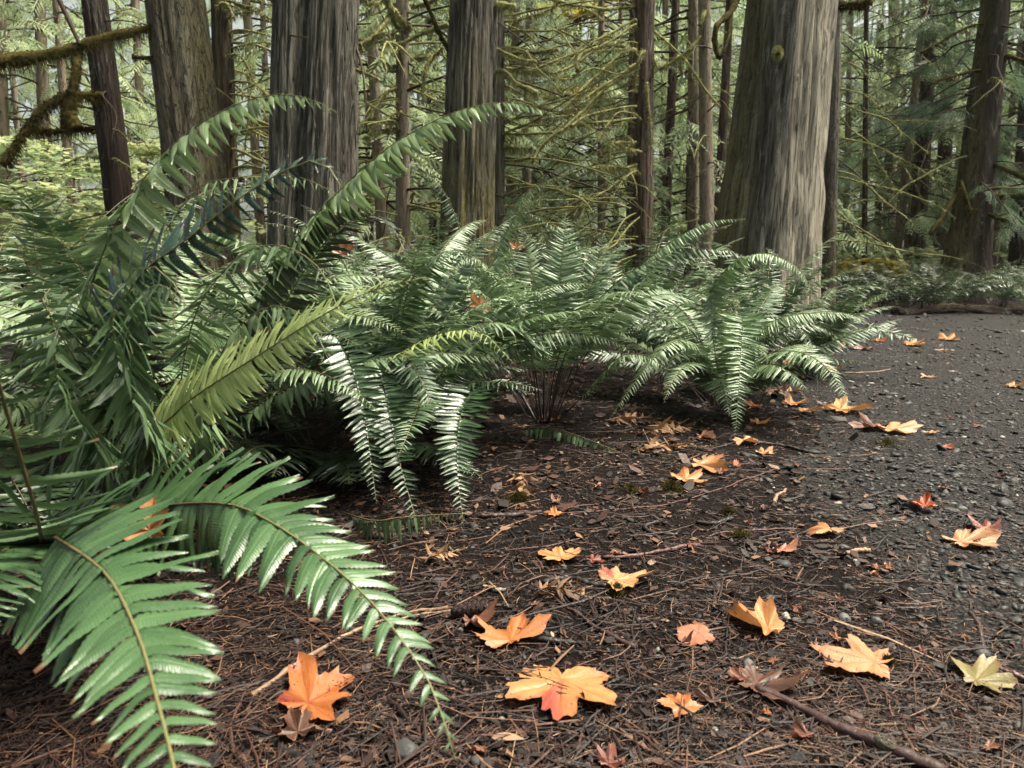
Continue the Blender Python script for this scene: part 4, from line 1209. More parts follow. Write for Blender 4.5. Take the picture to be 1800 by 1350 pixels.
# 7 narrow trunk close behind
t7, a7, b7 = tree_thing('narrow grey trunk touching the large mossy-based one', (876, 330), (877, 0), 7.0, 23, 22, 'bark_grey', 8, 0.2, nth=50, ridge=0.05, seed=7, moss=lambda h, s, f, n: 0.1 + n)
for pts, q0 in [([(884, 38, 7), (920, 34, 6.9), (958, 22, 6.8), (985, 2, 6.7)], 0.011), ([(884, 95, 7), (940, 92, 6.8), (978, 88, 6.7)], 0.018), ([(884, 236, 7), (930, 234, 6.8), (972, 231, 6.7)], 0.014),
                ([(884, 253, 7), (905, 259, 6.9), (936, 256, 6.8)], 0.014), ([(884, 282, 7), (910, 280, 6.9), (934, 277, 6.8)], 0.013), ([(884, 212, 7), (930, 204, 6.8), (985, 202, 6.6)], 0.011),
                ([(884, 125, 7), (920, 124, 6.9), (965, 126, 6.7)], 0.011)]:
    branch(t7, wig(key(*pts), 0.04, r), q0, q0 * 0.8, True, 420, 0.022, r)
dead_branches(t7, a7, b7, 30, (0.7, 3.5), (0.8, 1.9), (0.2, 3.0), r, (0.007, 0.014), 0.9, fz=70, drop=(0.0, 0.5))
# 8 branchy trunk
t8, a8, b8 = tree_thing('purple-brown trunk with a fan of mossy limbs on one side', (1128, 360), (1136, 0), 7.8, 37, 36, 'bark_brown', 9, 0.4, nth=70, ridge=0.05, seed=8, moss=lambda h, s, f, n: 0.75 * cl(1.2 - h, 0, 1) + n + 0.3 * cl(-s, 0, 1), bend=0.05)
for pts, q0, q1 in [([(1118, 13, 7.8), (1040, 12, 7.4), (980, 4, 7.1), (930, -12, 6.9)], 0.016, 0.016), ([(1118, 34, 7.7), (1060, 62, 7.4), (1018, 92, 7.2), (960, 116, 7.0), (925, 127, 6.9)], 0.012, 0.012),
                    ([(1118, 42, 7.7), (1065, 75, 7.4), (1000, 118, 7.1), (965, 130, 7.0)], 0.012, 0.010), ([(1118, 88, 7.7), (1080, 80, 7.5), (1045, 84, 7.3), (1018, 98, 7.2), (1014, 125, 7.1)], 0.016, 0.018),
                    ([(1118, 112, 7.7), (1085, 130, 7.5), (1050, 158, 7.3), (1030, 172, 7.2)], 0.011, 0.010), ([(1118, 125, 7.7), (1070, 150, 7.5), (1040, 180, 7.3), (1010, 212, 7.1), (985, 236, 7.0)], 0.013, 0.012),
                    ([(1105, 80, 7.6), (1065, 118, 7.4), (1015, 170, 7.1), (985, 200, 7.0)], 0.011, 0.012), ([(1118, 187, 7.7), (1075, 192, 7.5), (1030, 205, 7.2), (1000, 222, 7.0)], 0.014, 0.012),
                    ([(1118, 208, 7.7), (1060, 214, 7.4), (1010, 220, 7.2), (990, 227, 7.1), (955, 255, 7.0), (940, 285, 6.9)], 0.015, 0.012), ([(1118, 250, 7.7), (1090, 250, 7.6), (1075, 262, 7.5), (1070, 300, 7.5)], 0.013, 0.012),
                    ([(1118, 265, 7.7), (1095, 260, 7.6), (1076, 250, 7.5)], 0.012, 0.006), ([(1118, 290, 7.7), (1085, 292, 7.5), (1042, 294, 7.3)], 0.013, 0.010), ([(1118, 300, 7.7), (1080, 296, 7.5), (1050, 292, 7.3)], 0.009, 0.008),
                    ([(1132, 90, 7.6), (1122, 102, 7.5), (1116, 125, 7.5), (1113, 160, 7.5)], 0.018, 0.010), ([(1137, 145, 7.6), (1136, 185, 7.55), (1140, 225, 7.5), (1145, 260, 7.5)], 0.014, 0.012),
                    ([(1150, 55, 7.8), (1200, 98, 7.6), (1235, 150, 7.5), (1270, 185, 7.4)], 0.012, 0.008), ([(1150, 105, 7.8), (1160, 120, 7.7), (1185, 110, 7.6), (1220, 85, 7.5)], 0.018, 0.012)]:
    branch(t8, wig(key(*pts), 0.05, r), q0, q1, True, 420, 0.018, r)
dead_branches(t8, a8, b8, 52, (0.6, 3.6), (0.8, 1.9), (3.4, 5.6), r, (0.006, 0.011), 0.85, (-0.3, 0.2), (0.2, 0.7), fz=80)
t8b, aa, bb = tree_thing('thin reddish trunk close behind the one with fanned limbs', (1108, 350), (1113, 0), 8.6, 14, 13, 'bark_brown', 9, 0.2, nth=36, ridge=0.03, seed=18)
# 9 group of thin trunks between it and the stripped giant
for i, (lo, hi, d, w0, w1, mt, lab) in enumerate([((1171, 370), (1188, 0), 10.0, 17, 16, 'bark_brown', 'thin red trunk just beside the trunk with fanned limbs'),
                                                  ((1243, 400), (1238, 0), 8.6, 25, 21, 'bark_pale', 'greyish thin trunk with one mossy limb stub'),
                                                  ((1262, 390), (1283, 0), 9.6, 17, 16, 'bark_brown', 'thin trunk partly behind the stripped giant'),
                                                  ((1208, 380), (1214, 60), 11.0, 6, 5, 'bark_red', 'dead black sapling pole between the thin trunks')]):
    tt, aa, bb = tree_thing(lab, lo, hi, d, w0, w1, mt, 9.5, 0.25, nth=40, ridge=0.03, seed=20 + i, moss=lambda h, s, f, n: 0.15 + n)
    dead_branches(tt, aa, bb, 12, (0.8, 4.0), (0.5, 1.6), (0, 6.28), r, (0.006, 0.012), 0.6, fz=60)
    if i == 1:
        branch(tt, wig(key((1234, 60, 8.6), (1222, 75, 8.5), (1208, 92, 8.4), (1196, 108, 8.4), (1198, 130, 8.4)), 0.03, r), 0.024, 0.022, True, 500, 0.02, r)
        branch(tt, key((1240, 20, 8.6), (1236, 28, 8.4), (1230, 45, 8.35)), 0.025, 0.02, True, 200, 0.02, r)
# 10 the stripped giant
t10, a10, b10 = tree_thing('giant leaning trunk, bark gone to pale bare wood on one side', (1352, 400), (1392, 0), 6.3, 168, 146, 'bark_grey', 8, 0.22, nth=170, nz=70, ridge=0.065, seed=10, freq=13, lobes=0.012,
                           bare=lambda h, s, f, n: cl((s + 0.5 * n + 0.18) * 5, 0, 1) * cl(f + 1.0, 0, 1), moss=lambda h, s, f, n: cl(-s - 0.42 + 0.9 * n, 0, 1) * 2.0)
V, F_ = tube(spline([P(1367, 86, 5.93), P(1367, 92, 5.86)], 5), np.array([0.012, 0.026, 0.030, 0.024, 0.010]), 10, True, 0.5)
kn = mesh_obj('mossy_knob', V, F_, M['moss'], t10)
V, F_ = fuzz(spline([P(1367, 84, 5.93), P(1367, 95, 5.84)], 5), np.array([0.015, 0.026, 0.03, 0.026, 0.015]), 1200, 0.022, r, wid=0.003)
tag(mesh_obj('hanging_moss', V, F_, M['moss'], kn, False), kind='stuff')
# branch hanging beside the giant, and the stump of a limb on its far side
branch(t10, wig(key((1310, -30, 6.2), (1285, 20, 6.0), (1262, 45, 5.9), (1257, 75, 5.9), (1263, 103, 5.9)), 0.02, r), 0.026, 0.020, True, 500, 0.008, r, 'moss_dark')
branch(t10, wig(key((1284, 20, 6.0), (1282, 60, 5.95), (1274, 90, 5.9), (1265, 105, 5.9)), 0.015, r), 0.012, 0.012, True, 200, 0.008, r, 'moss_dark')
branch(t10, wig(key((1462, 8, 6.3), (1480, 10, 6.2), (1505, 8, 6.1), (1530, 2, 6.0)), 0.02, r), 0.026, 0.028, True, 600, 0.02, r, 'moss_dark')
# 11 lichen trunk just beyond
t11, aa, bb = tree_thing('speckled lichen trunk showing past the edge of the giant', (1458, 400), (1470, 0), 8.2, 24, 21, 'bark_lichen', 9, 0.5, nth=50, ridge=0.03, seed=11, moss=lambda h, s, f, n: 0.8 * cl(1.6 - h, 0, 1) + n)
dead_branches(t11, aa, bb, 12, (0.8, 3.0), (0.6, 1.8), (0.8, 2.6), r, (0.006, 0.010), 0.8, (-0.4, 0.0), (0.1, 0.5), fz=60)
# 12 dark leaning trunk by the far bend
t12, a12, b12 = tree_thing('dark leaning trunk with broad root flare beyond the bend', (1706, 400), (1748, 0), 10.6, 62, 40, 'bark_red', 11, 0.75, nth=80, ridge=0.05, seed=12, lobes=0.02, moss=lambda h, s, f, n: cl(-s - 0.3 + n, 0, 1) * 1.4, bend=0.06)
for pts, q0, q1 in [([(1690, 330, 10.5), (1660, 370, 10.2), (1645, 400, 10), (1640, 415, 10)], 0.03, 0.03), ([(1725, 370, 10.5), (1760, 385, 10.2), (1800, 395, 10), (1840, 405, 10)], 0.03, 0.02),
                    ([(1730, 345, 10.5), (1770, 347, 10.3), (1830, 346, 10)], 0.045, 0.04), ([(1690, 320, 10.4), (1700, 368, 10.2), (1712, 370, 10.1)], 0.025, 0.02), ([(1735, 285, 10.5), (1780, 300, 10.2), (1810, 320, 10)], 0.03, 0.03),
                    ([(1738, 120, 10.6), (1690, 130, 10.3), (1640, 150, 10)], 0.022, 0.014), ([(1745, 90, 10.6), (1790, 100, 10.3), (1830, 120, 10)], 0.03, 0.025), ([(1735, 40, 10.6), (1690, 52, 10.3), (1620, 95, 9.8)], 0.02, 0.012)]:
    branch(t12, wig(key(*pts), 0.08, r), q0, q1, True, 300, 0.02, r, 'moss_dark')
dead_branches(t12, a12, b12, 22, (1.2, 5.5), (0.8, 2.4), (0, 6.28), r, (0.010, 0.018), 0.6, fz=40)
wood = Bag(); sp = Bag()
crown(sp, wood, a12, b12, 1.5, 6.0, 40, (0.9, 2.4), r, SPRAY_N, (0.35, 0.6), droop=0.45, dens=10)
wood.obj('boughs', M['twig'], t12)['kind'] = 'stuff'
sp.obj('foliage', M['needle_dark'], t12, False)['kind'] = 'stuff'
# 13 and the trunks beyond the bend
for i, (lo, hi, d, w0, w1, mt, lab) in enumerate([((1800, 400), (1822, 0), 11.5, 40, 34, 'bark_red', 'dark trunk cut off by the picture edge'),
                                                  ((1614, 400), (1640, 0), 13.0, 26, 22, 'bark_brown', 'grey and red trunk beyond the far ferns'),
                                                  ((1655, 400), (1672, 0), 14.0, 24, 20, 'bark_brown', 'straight brown trunk close behind the dark leaning one'),
                                                  ((1563, 400), (1572, 0), 16.0, 22, 18, 'bark_pale', 'pale far trunk beyond the small yellow shrub'),
                                                  ((1543, 400), (1550, 0), 17.0, 12, 10, 'bark_red', 'thin dark pole beside the pale far trunk'),
                                                  ((1487, 400), (1494, 100), 14.0, 12, 10, 'bark_pale', 'bleached thin stem close beyond the speckled trunk'),
                                                  ((1520, 400), (1522, 120), 11.0, 8, 5, 'bark_red', 'dead dark sapling standing among the far ferns'),
                                                  ((80, 300), (70, 0), 10.5, 21, 18, 'bark_pale', 'pale trunk behind the hanging mossy branches'),
                                                  ((4, 240), (-2, 0), 10.0, 22, 20, 'bark_pale', 'pale trunk at the very edge behind the moss'),
                                                  ((1010, 300), (1016, 0), 13.5, 17, 15, 'bark_brown', 'faint trunk seen through the fan of mossy limbs'),
                                                  ((1062, 330), (1060, 0), 15.0, 15, 13, 'bark_pale', 'faint pale trunk behind the fanned limbs'),
                                                  ((936, 330), (934, 0), 14.0, 12, 11, 'bark_brown', 'faint trunk right of the narrow grey one'),
                                                  ((650, 300), (652, 0), 12.0, 14, 12, 'bark_brown', 'faint trunk in the tangle left of the slender pale one'),
                                                  ((760, 300), (756, 0), 13.0, 14, 12, 'bark_red', 'dim trunk between the slender pale and the mossy-based ones'),
                                                  ((250, 300), (238, 0), 12.5, 15, 13, 'bark_pale', 'faint trunk between the slim red and the broad rough ones')]):
    tt, aa, bb = tree_thing(lab, lo, hi, d, w0, w1, mt, 14, 0.35, nth=40, nz=50, ridge=0.03, seed=40 + i, moss=lambda h, s, f, n: 0.2 * cl(1.5 - h, 0, 1) + n)
    dead_branches(tt, aa, bb, 16, (0.8, 5.0), (0.6, 2.0), (0, 6.28), r, (0.008, 0.016), 0.8, fz=0)
    if d > 9.9 and w0 > 11 and i not in (3, 5):
        wood = Bag(); sp = Bag()
        crown(sp, wood, aa, bb, 1.6 if px > 0 else 2, 7.0 + 0.2 * d, 26, (0.9, 2.4), r, SPRAY_M, (0.3, 0.55), droop=0.5, dens=8)
        wood.obj('boughs', M['twig'], tt)['kind'] = 'stuff'
        sp.obj('foliage', M[['needle', 'needle_dark', 'needle_brightened'][i % 3] if lo[0] > 300 else 'needle_brightened'], tt, False)['kind'] = 'stuff'  # trees on the left take the brightened sprays as painted light

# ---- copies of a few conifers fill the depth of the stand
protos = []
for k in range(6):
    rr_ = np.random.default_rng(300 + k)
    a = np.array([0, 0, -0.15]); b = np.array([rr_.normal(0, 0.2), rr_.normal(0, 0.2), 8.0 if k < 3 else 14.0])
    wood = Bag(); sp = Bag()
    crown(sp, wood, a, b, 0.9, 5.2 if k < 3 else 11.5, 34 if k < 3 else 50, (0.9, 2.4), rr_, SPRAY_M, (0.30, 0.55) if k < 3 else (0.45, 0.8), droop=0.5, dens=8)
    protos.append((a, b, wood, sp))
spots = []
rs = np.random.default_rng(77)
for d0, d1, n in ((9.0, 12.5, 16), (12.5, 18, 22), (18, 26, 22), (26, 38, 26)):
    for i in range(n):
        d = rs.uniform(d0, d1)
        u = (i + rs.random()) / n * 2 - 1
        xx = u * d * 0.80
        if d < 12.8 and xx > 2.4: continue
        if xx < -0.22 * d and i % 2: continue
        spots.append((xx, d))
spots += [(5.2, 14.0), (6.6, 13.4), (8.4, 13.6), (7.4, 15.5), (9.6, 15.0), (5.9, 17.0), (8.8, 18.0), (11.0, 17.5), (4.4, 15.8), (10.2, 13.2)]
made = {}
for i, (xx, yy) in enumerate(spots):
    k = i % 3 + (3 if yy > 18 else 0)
    mt = ['needle', 'needle_brightened', 'needle' if yy < 16 else 'needle_brightened'][int(rs.integers(0, 3))] if xx > -0.16 * yy else ['needle_brightened', 'needle_brightened', 'needle'][int(rs.integers(0, 3))]  # brightened sprays favoured far off and left, painting in the open light
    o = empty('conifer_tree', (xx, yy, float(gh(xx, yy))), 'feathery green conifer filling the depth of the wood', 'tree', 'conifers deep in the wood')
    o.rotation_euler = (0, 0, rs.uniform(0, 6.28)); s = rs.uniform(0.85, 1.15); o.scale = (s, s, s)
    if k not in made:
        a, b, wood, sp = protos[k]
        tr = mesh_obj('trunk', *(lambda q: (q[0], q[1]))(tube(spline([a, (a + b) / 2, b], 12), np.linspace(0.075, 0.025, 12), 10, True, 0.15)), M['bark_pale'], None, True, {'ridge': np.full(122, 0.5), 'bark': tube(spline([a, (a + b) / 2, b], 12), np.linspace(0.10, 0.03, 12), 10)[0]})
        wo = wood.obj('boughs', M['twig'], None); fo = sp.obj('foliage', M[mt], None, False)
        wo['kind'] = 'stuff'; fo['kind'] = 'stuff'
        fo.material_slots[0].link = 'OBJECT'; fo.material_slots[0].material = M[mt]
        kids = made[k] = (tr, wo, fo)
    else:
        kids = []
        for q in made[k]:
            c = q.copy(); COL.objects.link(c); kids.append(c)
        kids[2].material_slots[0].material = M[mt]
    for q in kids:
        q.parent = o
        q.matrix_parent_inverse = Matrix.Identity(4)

# ---- rotting logs along the far edge of the path
r = np.random.default_rng(390)
for lab, pts, rad in [('dark rotting log end beside the leaning fern', [(1452, 548), (1490, 545), (1540, 553)], (0.10, 0.07)), ('low mossy log lying along the far bank', [(1575, 556), (1680, 553), (1850, 556)], (0.07, 0.09))]:
    c = spline([G(*q) for q in pts], 24); c[:, 2] = gh(c[:, 0], c[:, 1]) + 0.03
    lg = empty('fallen_log', c[0], lab, 'log', 'logs on the far bank')
    V, F_ = tube(wig(c, 0.1, r), np.linspace(*rad, 24), 16, True, 0.35, 3)
    mesh_obj('log', V, F_, M['bark_red'], lg, True, {'ridge': np.random.default_rng(1).random(len(V)), 'moss': 0.55 * (V[:, 2] > 0.09), 'bark': V[:, [1, 2, 0]]})
    for k in range(3):
        i = 5 + 6 * k
        t_ = np.linspace(0, 1, 6)[:, None]
        V, F_ = tube(c[i] + t_ * np.array([r.normal(0, 0.1), r.normal(0, 0.1), 0.16]), np.linspace(0.02, 0.008, 6), 6)
        mesh_obj('branch_stub', V, F_, M['twig'], lg, True, {'tone': np.full(len(V), 0.3)})

# ---- understorey
r = np.random.default_rng(400)
for px, d, nl, zr, mt, lab in [(40, 7.0, 18, (0.1, 1.3), 'vine_maple', 'yellow-green tiered shrub below the hanging moss'), (150, 8.0, 18, (0.1, 1.6), 'vine_maple', 'tiered pale shrub crossing behind the slim red trunk'),
                               (-60, 8.6, 16, (0.3, 1.9), 'vine_maple', 'tiered shrub at the edge below the thick mossy branch'), (255, 9.2, 16, (0.3, 1.9), 'vine_maple', 'pale shrub between the slim red and broad rough trunks'),
                               (1520, 12.5, 9, (0.25, 0.75), 'vine_maple', 'small yellow-green shrub among the far ferns'), (1480, 11.4, 5, (0.25, 0.6), 'yellow_leaf', 'little yellow shrub at the foot of the speckled trunk'),
                               (1770, 14, 8, (0.6, 1.4), 'vine_maple', 'pale shrub behind the dark leaning trunk'), (935, 13.5, 12, (2.8, 4.8), 'yellow_leaf', 'tall yellow autumn maple glowing behind the mossy limbs'),
                               (640, 10.5, 10, (0.4, 1.5), 'vine_maple', 'pale shrub in the tangle behind the doubled trunk'), (1050, 11.5, 10, (0.3, 1.2), 'needle_brightened', 'dim green shrub behind the fan of limbs')]:
    p = P(px, 500, d)
    leaf_layer_shrub('vine_maple', lab, p, r, mt, nl, 0.9 if d < 11 else 1.1, zr, 0.045 + 0.003 * d, 160, 'shrub', 'understorey shrubs')

# ---- ferns on the far side of the bend
rf = np.random.default_rng(410)
far_labels = ['low fern where the far bank meets the leaning fern', 'low fern before the small yellow-green shrub', 'low fern below the grey and red trunk', 'fern arching out over the far path edge',
              'fern spreading at the flared root of the dark trunk', 'fern on the bank just past the flared root', 'fern at the picture edge on the far bank']
for i, (px, d, n, l) in enumerate([(1500, 9.7, 16, 0.8), (1548, 9.6, 18, 0.95), (1598, 9.5, 18, 0.95), (1648, 9.4, 20, 1.0), (1700, 9.7, 16, 0.9), (1760, 9.7, 16, 0.95), (1815, 9.3, 16, 0.9)]):
    far_fern(P(px, 520, d), n, l * 0.75, l * 1.1, ['fern', 'fern_dark'], rf, far_labels[i], 'ferns on the far bank', e0=(0.8, 1.4), e1=(-0.5, 0.3), pairs=22)
for px, d, lab in [(1540, 10.8, 'fern behind the small yellow-green shrub side of the bank'), (1610, 11.2, 'fern at the foot of the grey and red trunk'), (1680, 11.4, 'fern tucked against the near side of the dark flared trunk'), (1780, 11.0, 'fern between the dark flared trunk and the picture edge'), (1480, 10.8, 'fern at the foot of the speckled lichen trunk')]:
    far_fern(P(px, 520, d), 14, 0.8, 1.1, ['fern', 'fern_pale'], rf, lab, 'ferns behind the far bank', e0=(0.9, 1.45), pairs=20)
for px, d, lab in [(420, 4.6, 'fern between the broad rough and the doubled grey trunks'), (680, 5.0, 'half hidden fern right at the slender pale trunk'), (980, 5.4, 'fern behind the vase-shaped fern below the faint trunks'), (1250, 5.2, 'fern against the giant trunk on its mossy side'), (90, 4.4, 'fern in front of the yellow-green tiered shrub'),
                   (300, 4.2, 'fern at the foot of the broad rough trunk'), (1120, 6.2, 'fern at the foot of the trunk with fanned limbs'), (760, 6.6, 'fern beside the moss-covered trunk base on its shaded side'), (560, 6.6, 'fern hidden behind the doubled grey trunk')]:
    far_fern(P(px, 600, d), 14, 0.9, 1.25, ['fern', 'fern_pale'], rf, lab, 'ferns in the shade of the trunks', pairs=24)
# ================================================================== fallen leaves, sticks, stones
HALF = [(0, 1.0), (3, .92), (7, .84), (11, .83), (14, .86), (17, .74), (22, .60), (26, .50), (30, .54), (35, .68), (39, .82), (42, .82), (46, .88), (50, .98), (53, .90), (57, .80), (62, .79), (65, .83), (69, .70), (76, .54),
        (83, .45), (90, .50), (97, .56), (105, .66), (109, .58), (116, .50), (124, .46), (129, .48), (136, .40), (150, .32), (165, .24), (180, .08)]
OVAL = [(0, .80), (20, .78), (45, .70), (70, .62), (95, .58), (120, .52), (150, .42), (180, .30)]


def maple_leaf(label, pos, size, rot, color, tilt=(0, 0), curl=0.15, wave=0.08, fold=0.0, red=None, seed=0, cut=(), shape=HALF, stem=True, name='maple_leaf', group='fallen maple leaves', rest=True, squash=1.0, roll_up=0.0):
    q = np.random.default_rng(seed + 900)
    N = 96 if size > 0.07 else 60
    deg = np.linspace(-180, 180, N, endpoint=False)
    hd, hr = np.array(shape).T
    sL = 1 + q.normal(0, 0.06, 6)
    rad = np.interp(np.abs(deg), hd, hr)
    rad = rad * (1 + 0.10 * np.interp(deg, [-180, -105, -51, 0, 51, 105, 180], q.normal(0, 1.5, 7))) * (1 + 0.04 * q.normal(0, 1, N))
    for c0, w, k in cut:                                                   # lobes torn away or folded under
        rad = rad * (1 - k * np.exp(-(((deg - c0 + 180) % 360 - 180) / w) ** 2))
    th = np.radians(deg)
    rings = np.array([0.0, 0.18, 0.4, 0.62, 0.82, 1.0])
    x = rings[1:, None] * rad * np.cos(th); y = rings[1:, None] * rad * np.sin(th) * squash
    rr = np.hypot(x, y)
    ph = q.random() * 6.28
    z = curl * rr ** 2 + wave * rr ** 1.5 * np.sin(3 * th + ph)[None] + 0.5 * wave * rr * np.sin(7 * th + 2 * ph)[None] + fold * np.abs(y) + 0.02 * q.normal(0, 1, rr.shape) * rr
    ba = q.random() * 3.14; z = z + q.uniform(-0.10, 0.18) * (x * math.cos(ba) + y * math.sin(ba)) ** 2       # dried leaves bow
    z = z - 0.012 * np.exp(-((np.abs(deg)[None] % 51 - 0) / 6) ** 2) * rr       # sunken veins
    if roll_up:
        # the blade rolls over along its length
        s = x.copy(); kk = roll_up
        x = np.sin(kk * s) / kk; z = z + (1 - np.cos(kk * s)) / kk
    V = np.vstack([[0, 0, 0], np.stack([x, y, z], -1).reshape(-1, 3)]) * size * 0.56
    V[:, 0] -= 0.25 * size * 0.56
    n = len(rings) - 1
    j = np.arange(N); j2 = (j + 1) % N
    tri = np.stack([np.zeros(N, int), 1 + j, 1 + j2], 1)
    Q = np.concatenate([np.stack([1 + k * N + j, 1 + (k + 1) * N + j, 1 + (k + 1) * N + j2, 1 + k * N + j2], 1) for k in range(n - 1)])
    vein = np.zeros((n, N))
    for c0 in (0, 51, -51, 106, -106):
        vein[np.arange(n), np.argmin(np.abs(deg - c0))] = np.linspace(1, 0.3, n)
    rd = np.zeros(N)
    if red:
        for c0, w in red: rd += np.exp(-(((deg - c0 + 180) % 360 - 180) / w) ** 2)
    redv = np.clip(rd[None] * (0.4 + rings[1:, None]), 0, 1)
    at = {'vein': np.concatenate([[1], vein.ravel()]), 'edge': np.concatenate([[0], np.repeat(rings[1:], N)]), 'red': np.concatenate([[0.3 if red else 0], redv.ravel()])}
    Rm = np.array(Matrix.Rotation(rot, 3, 'Z') @ Matrix.Rotation(tilt[0], 3, 'X') @ Matrix.Rotation(tilt[1], 3, 'Y'))
    V = V @ Rm.T
    pos = np.asarray(pos, float)
    if rest:
        # lies on the ground: lift until no vertex is below it
        gx, gy = V[:, 0] + pos[0], V[:, 1] + pos[1]
        g = surf(gx, gy)
        need = np.percentile(g - V[:, 2], 98)
        pos = np.array([pos[0], pos[1], need + 0.006])
    o = mesh_obj(name, V, [tri, Q], M['maple'], None, True, at)
    o.location = pos
    o.color = (*color, 1)
    tag(o, label, 'leaf', group)
    if stem:
        d = Rm @ np.array([-1, 0, 0.1]); s = np.array(Rm @ np.array([-0.25 * size * 0.56, 0, 0.0]))
        L = size * q.uniform(0.25, 0.5)
        c = np.array([s + d * L * t + np.array([0, 0, -0.012 * t]) + (Rm @ np.array([0, 1, 0])) * 0.15 * L * t * t * q.choice([-1, 1]) for t in np.linspace(0, 1, 6)])
        if rest:
            c[:, 2] = np.maximum(c[:, 2], surf(c[:, 0] + pos[0], c[:, 1] + pos[1]) - pos[2] + 0.002)
        Vs, Fs = tube(c, np.linspace(0.0013, 0.0009, 6), 5)
        st = mesh_obj('stalk', Vs, Fs, M['litter'], None, True, {'tone': np.full(len(Vs), 0.8)})
        st.parent = o
    return o


GOLD = (0.52, 0.26, 0.09); ORANGE = (0.46, 0.18, 0.055); DEEP = (0.40, 0.135, 0.035); TAN = (0.50, 0.28, 0.13); SALMON = (0.42, 0.19, 0.11); BROWN = (0.11, 0.055, 0.036); RUST = (0.34, 0.075, 0.020); LIME = (0.24, 0.22, 0.085); PALE = (0.56, 0.34, 0.15)


def px_leaf(label, px, py, wpx, rot, color, **kw):
    kw['curl'] = kw.get('curl', 0.1) * 0.55; kw['fold'] = kw.get('fold', 0.0) * 0.5; kw['wave'] = kw.get('wave', 0.1) * 1.1
    p = G(px, py)
    d = float(np.dot(p - C0, FW))
    return maple_leaf(label, p, 1.18 * wpx * d / FPX, R(rot), color, **kw)


px_leaf('large golden maple leaf with one red lobe, biggest on the soil', 985, 1228, 215, -96, GOLD, red=[(-12, 20)], cut=[(0, 12, 0.1)], curl=0.04, wave=0.05, seed=1, stem=False)
px_leaf('orange maple leaf with its brown underside folded over', 905, 1125, 150, 75, ORANGE, curl=0.25, wave=0.16, fold=0.25, tilt=(-0.15, 0.1), seed=2, cut=[(-106, 30, 0.5)])
px_leaf('red-edged orange leaf under the tip of the broad frond', 562, 1232, 160, 60, DEEP, red=[(106, 14)], curl=0.16, wave=0.12, seed=3)
px_leaf('pale gold leaf touching the black lichened stick', 1100, 1024, 118, 10, PALE, curl=0.2, wave=0.12, fold=0.1, seed=4, cut=[(-51, 20, 0.5), (51, 20, 0.4)], red=[(106, 25)])
px_leaf('small yellow leaf with spread lobes beyond the black stick', 982, 980, 78, 100, GOLD, curl=0.15, wave=0.1, seed=5)
px_leaf('salmon oval leaf lying face down with dark spots', 1210, 1120, 100, 180, SALMON, shape=OVAL, curl=-0.22, wave=0.03, seed=6, stem=False)
px_leaf('yellow leaf standing half curled beside the white pebble', 1332, 1108, 115, 140, GOLD, curl=0.5, wave=0.3, fold=0.35, tilt=(0.2, -0.12), seed=7)
px_leaf('pale tan leaf with ruffled lobes near the green stone', 1510, 1168, 142, 150, TAN, curl=0.12, wave=0.13, seed=8, stem=False)
px_leaf('dark brown shrivelled leaf under the end of the long stick', 1350, 1212, 125, -15, BROWN, curl=0.12, wave=0.16, fold=0.15, seed=9, stem=False)
px_leaf('little orange leaf with thin lobes beside the big golden one', 1190, 1245, 92, 120, ORANGE, curl=0.1, wave=0.12, seed=10, cut=[(-51, 12, 0.3)], squash=0.7)
px_leaf('yellow-green leaf by the twig at the picture edge', 1722, 1195, 112, 40, LIME, curl=0.1, wave=0.14, fold=0.1, seed=11, cut=[(106, 30, 0.5)])
px_leaf('pale tan leaf with narrow lobes out on the gravel', 1702, 967, 105, 10, TAN, curl=0.25, wave=0.18, seed=12, squash=0.8)
px_leaf('dull red crumpled leaf behind the pale narrow-lobed one', 1732, 942, 55, 60, (0.26, 0.09, 0.06), curl=0.35, wave=0.3, seed=13, stem=False)
px_leaf('tan orange leaf curled over on the bare soil', 1452, 940, 64, 100, (0.55, 0.28, 0.11), curl=-0.5, wave=0.2, seed=14)
px_leaf('torn salmon scrap of leaf beside a grey twig', 1378, 972, 52, 20, SALMON, curl=0.3, wave=0.2, seed=15, squash=0.5, stem=False)
px_leaf('rust red shrivelled leaf lying alone on the gravel', 1624, 906, 44, 60, RUST, curl=0.5, wave=0.3, seed=16, stem=False)
px_leaf('orange leaf beneath the forked yellow one', 1213, 845, 76, 30, (0.56, 0.27, 0.10), curl=0.3, wave=0.16, seed=17)
px_leaf('forked yellow leaf just beyond the fallen fern stalks', 1240, 826, 70, -20, GOLD, curl=0.4, wave=0.2, tilt=(0.2, 0.2), seed=18, squash=0.7)
px_leaf('upright orange scrap behind the forked yellow leaf', 1292, 824, 32, 80, SALMON, curl=0.5, wave=0.3, tilt=(0.5, 0), seed=19, stem=False)
px_leaf('small orange leaf among twigs beside the moss tuft', 975, 907, 38, 100, ORANGE, curl=0.3, wave=0.2, seed=20, stem=False)
px_leaf('yellow leaf below the tip of the hanging frond', 1312, 781, 50, -70, GOLD, curl=0.3, wave=0.2, seed=21)
px_leaf('yellow-orange leaf just above the hanging frond tip', 1336, 746, 42, 20, (0.6, 0.32, 0.09), curl=0.4, wave=0.2, seed=22)
px_leaf('orange leaf at the edge of the dead fronds', 1325, 718, 36, 150, ORANGE, curl=0.4, wave=0.25, seed=23)
px_leaf('pale orange leaf in front of the dry dead frond', 1395, 713, 48, 30, (0.6, 0.33, 0.14), curl=0.35, wave=0.2, seed=24)
px_leaf('cream leaf pointing across the gravel edge', 1420, 727, 48, -30, PALE, curl=0.3, wave=0.2, seed=25, squash=0.7)
px_leaf('broad orange leaf with a raised lobe on the gravel edge', 1488, 726, 78, 10, (0.6, 0.33, 0.12), curl=0.3, wave=0.18, seed=26)
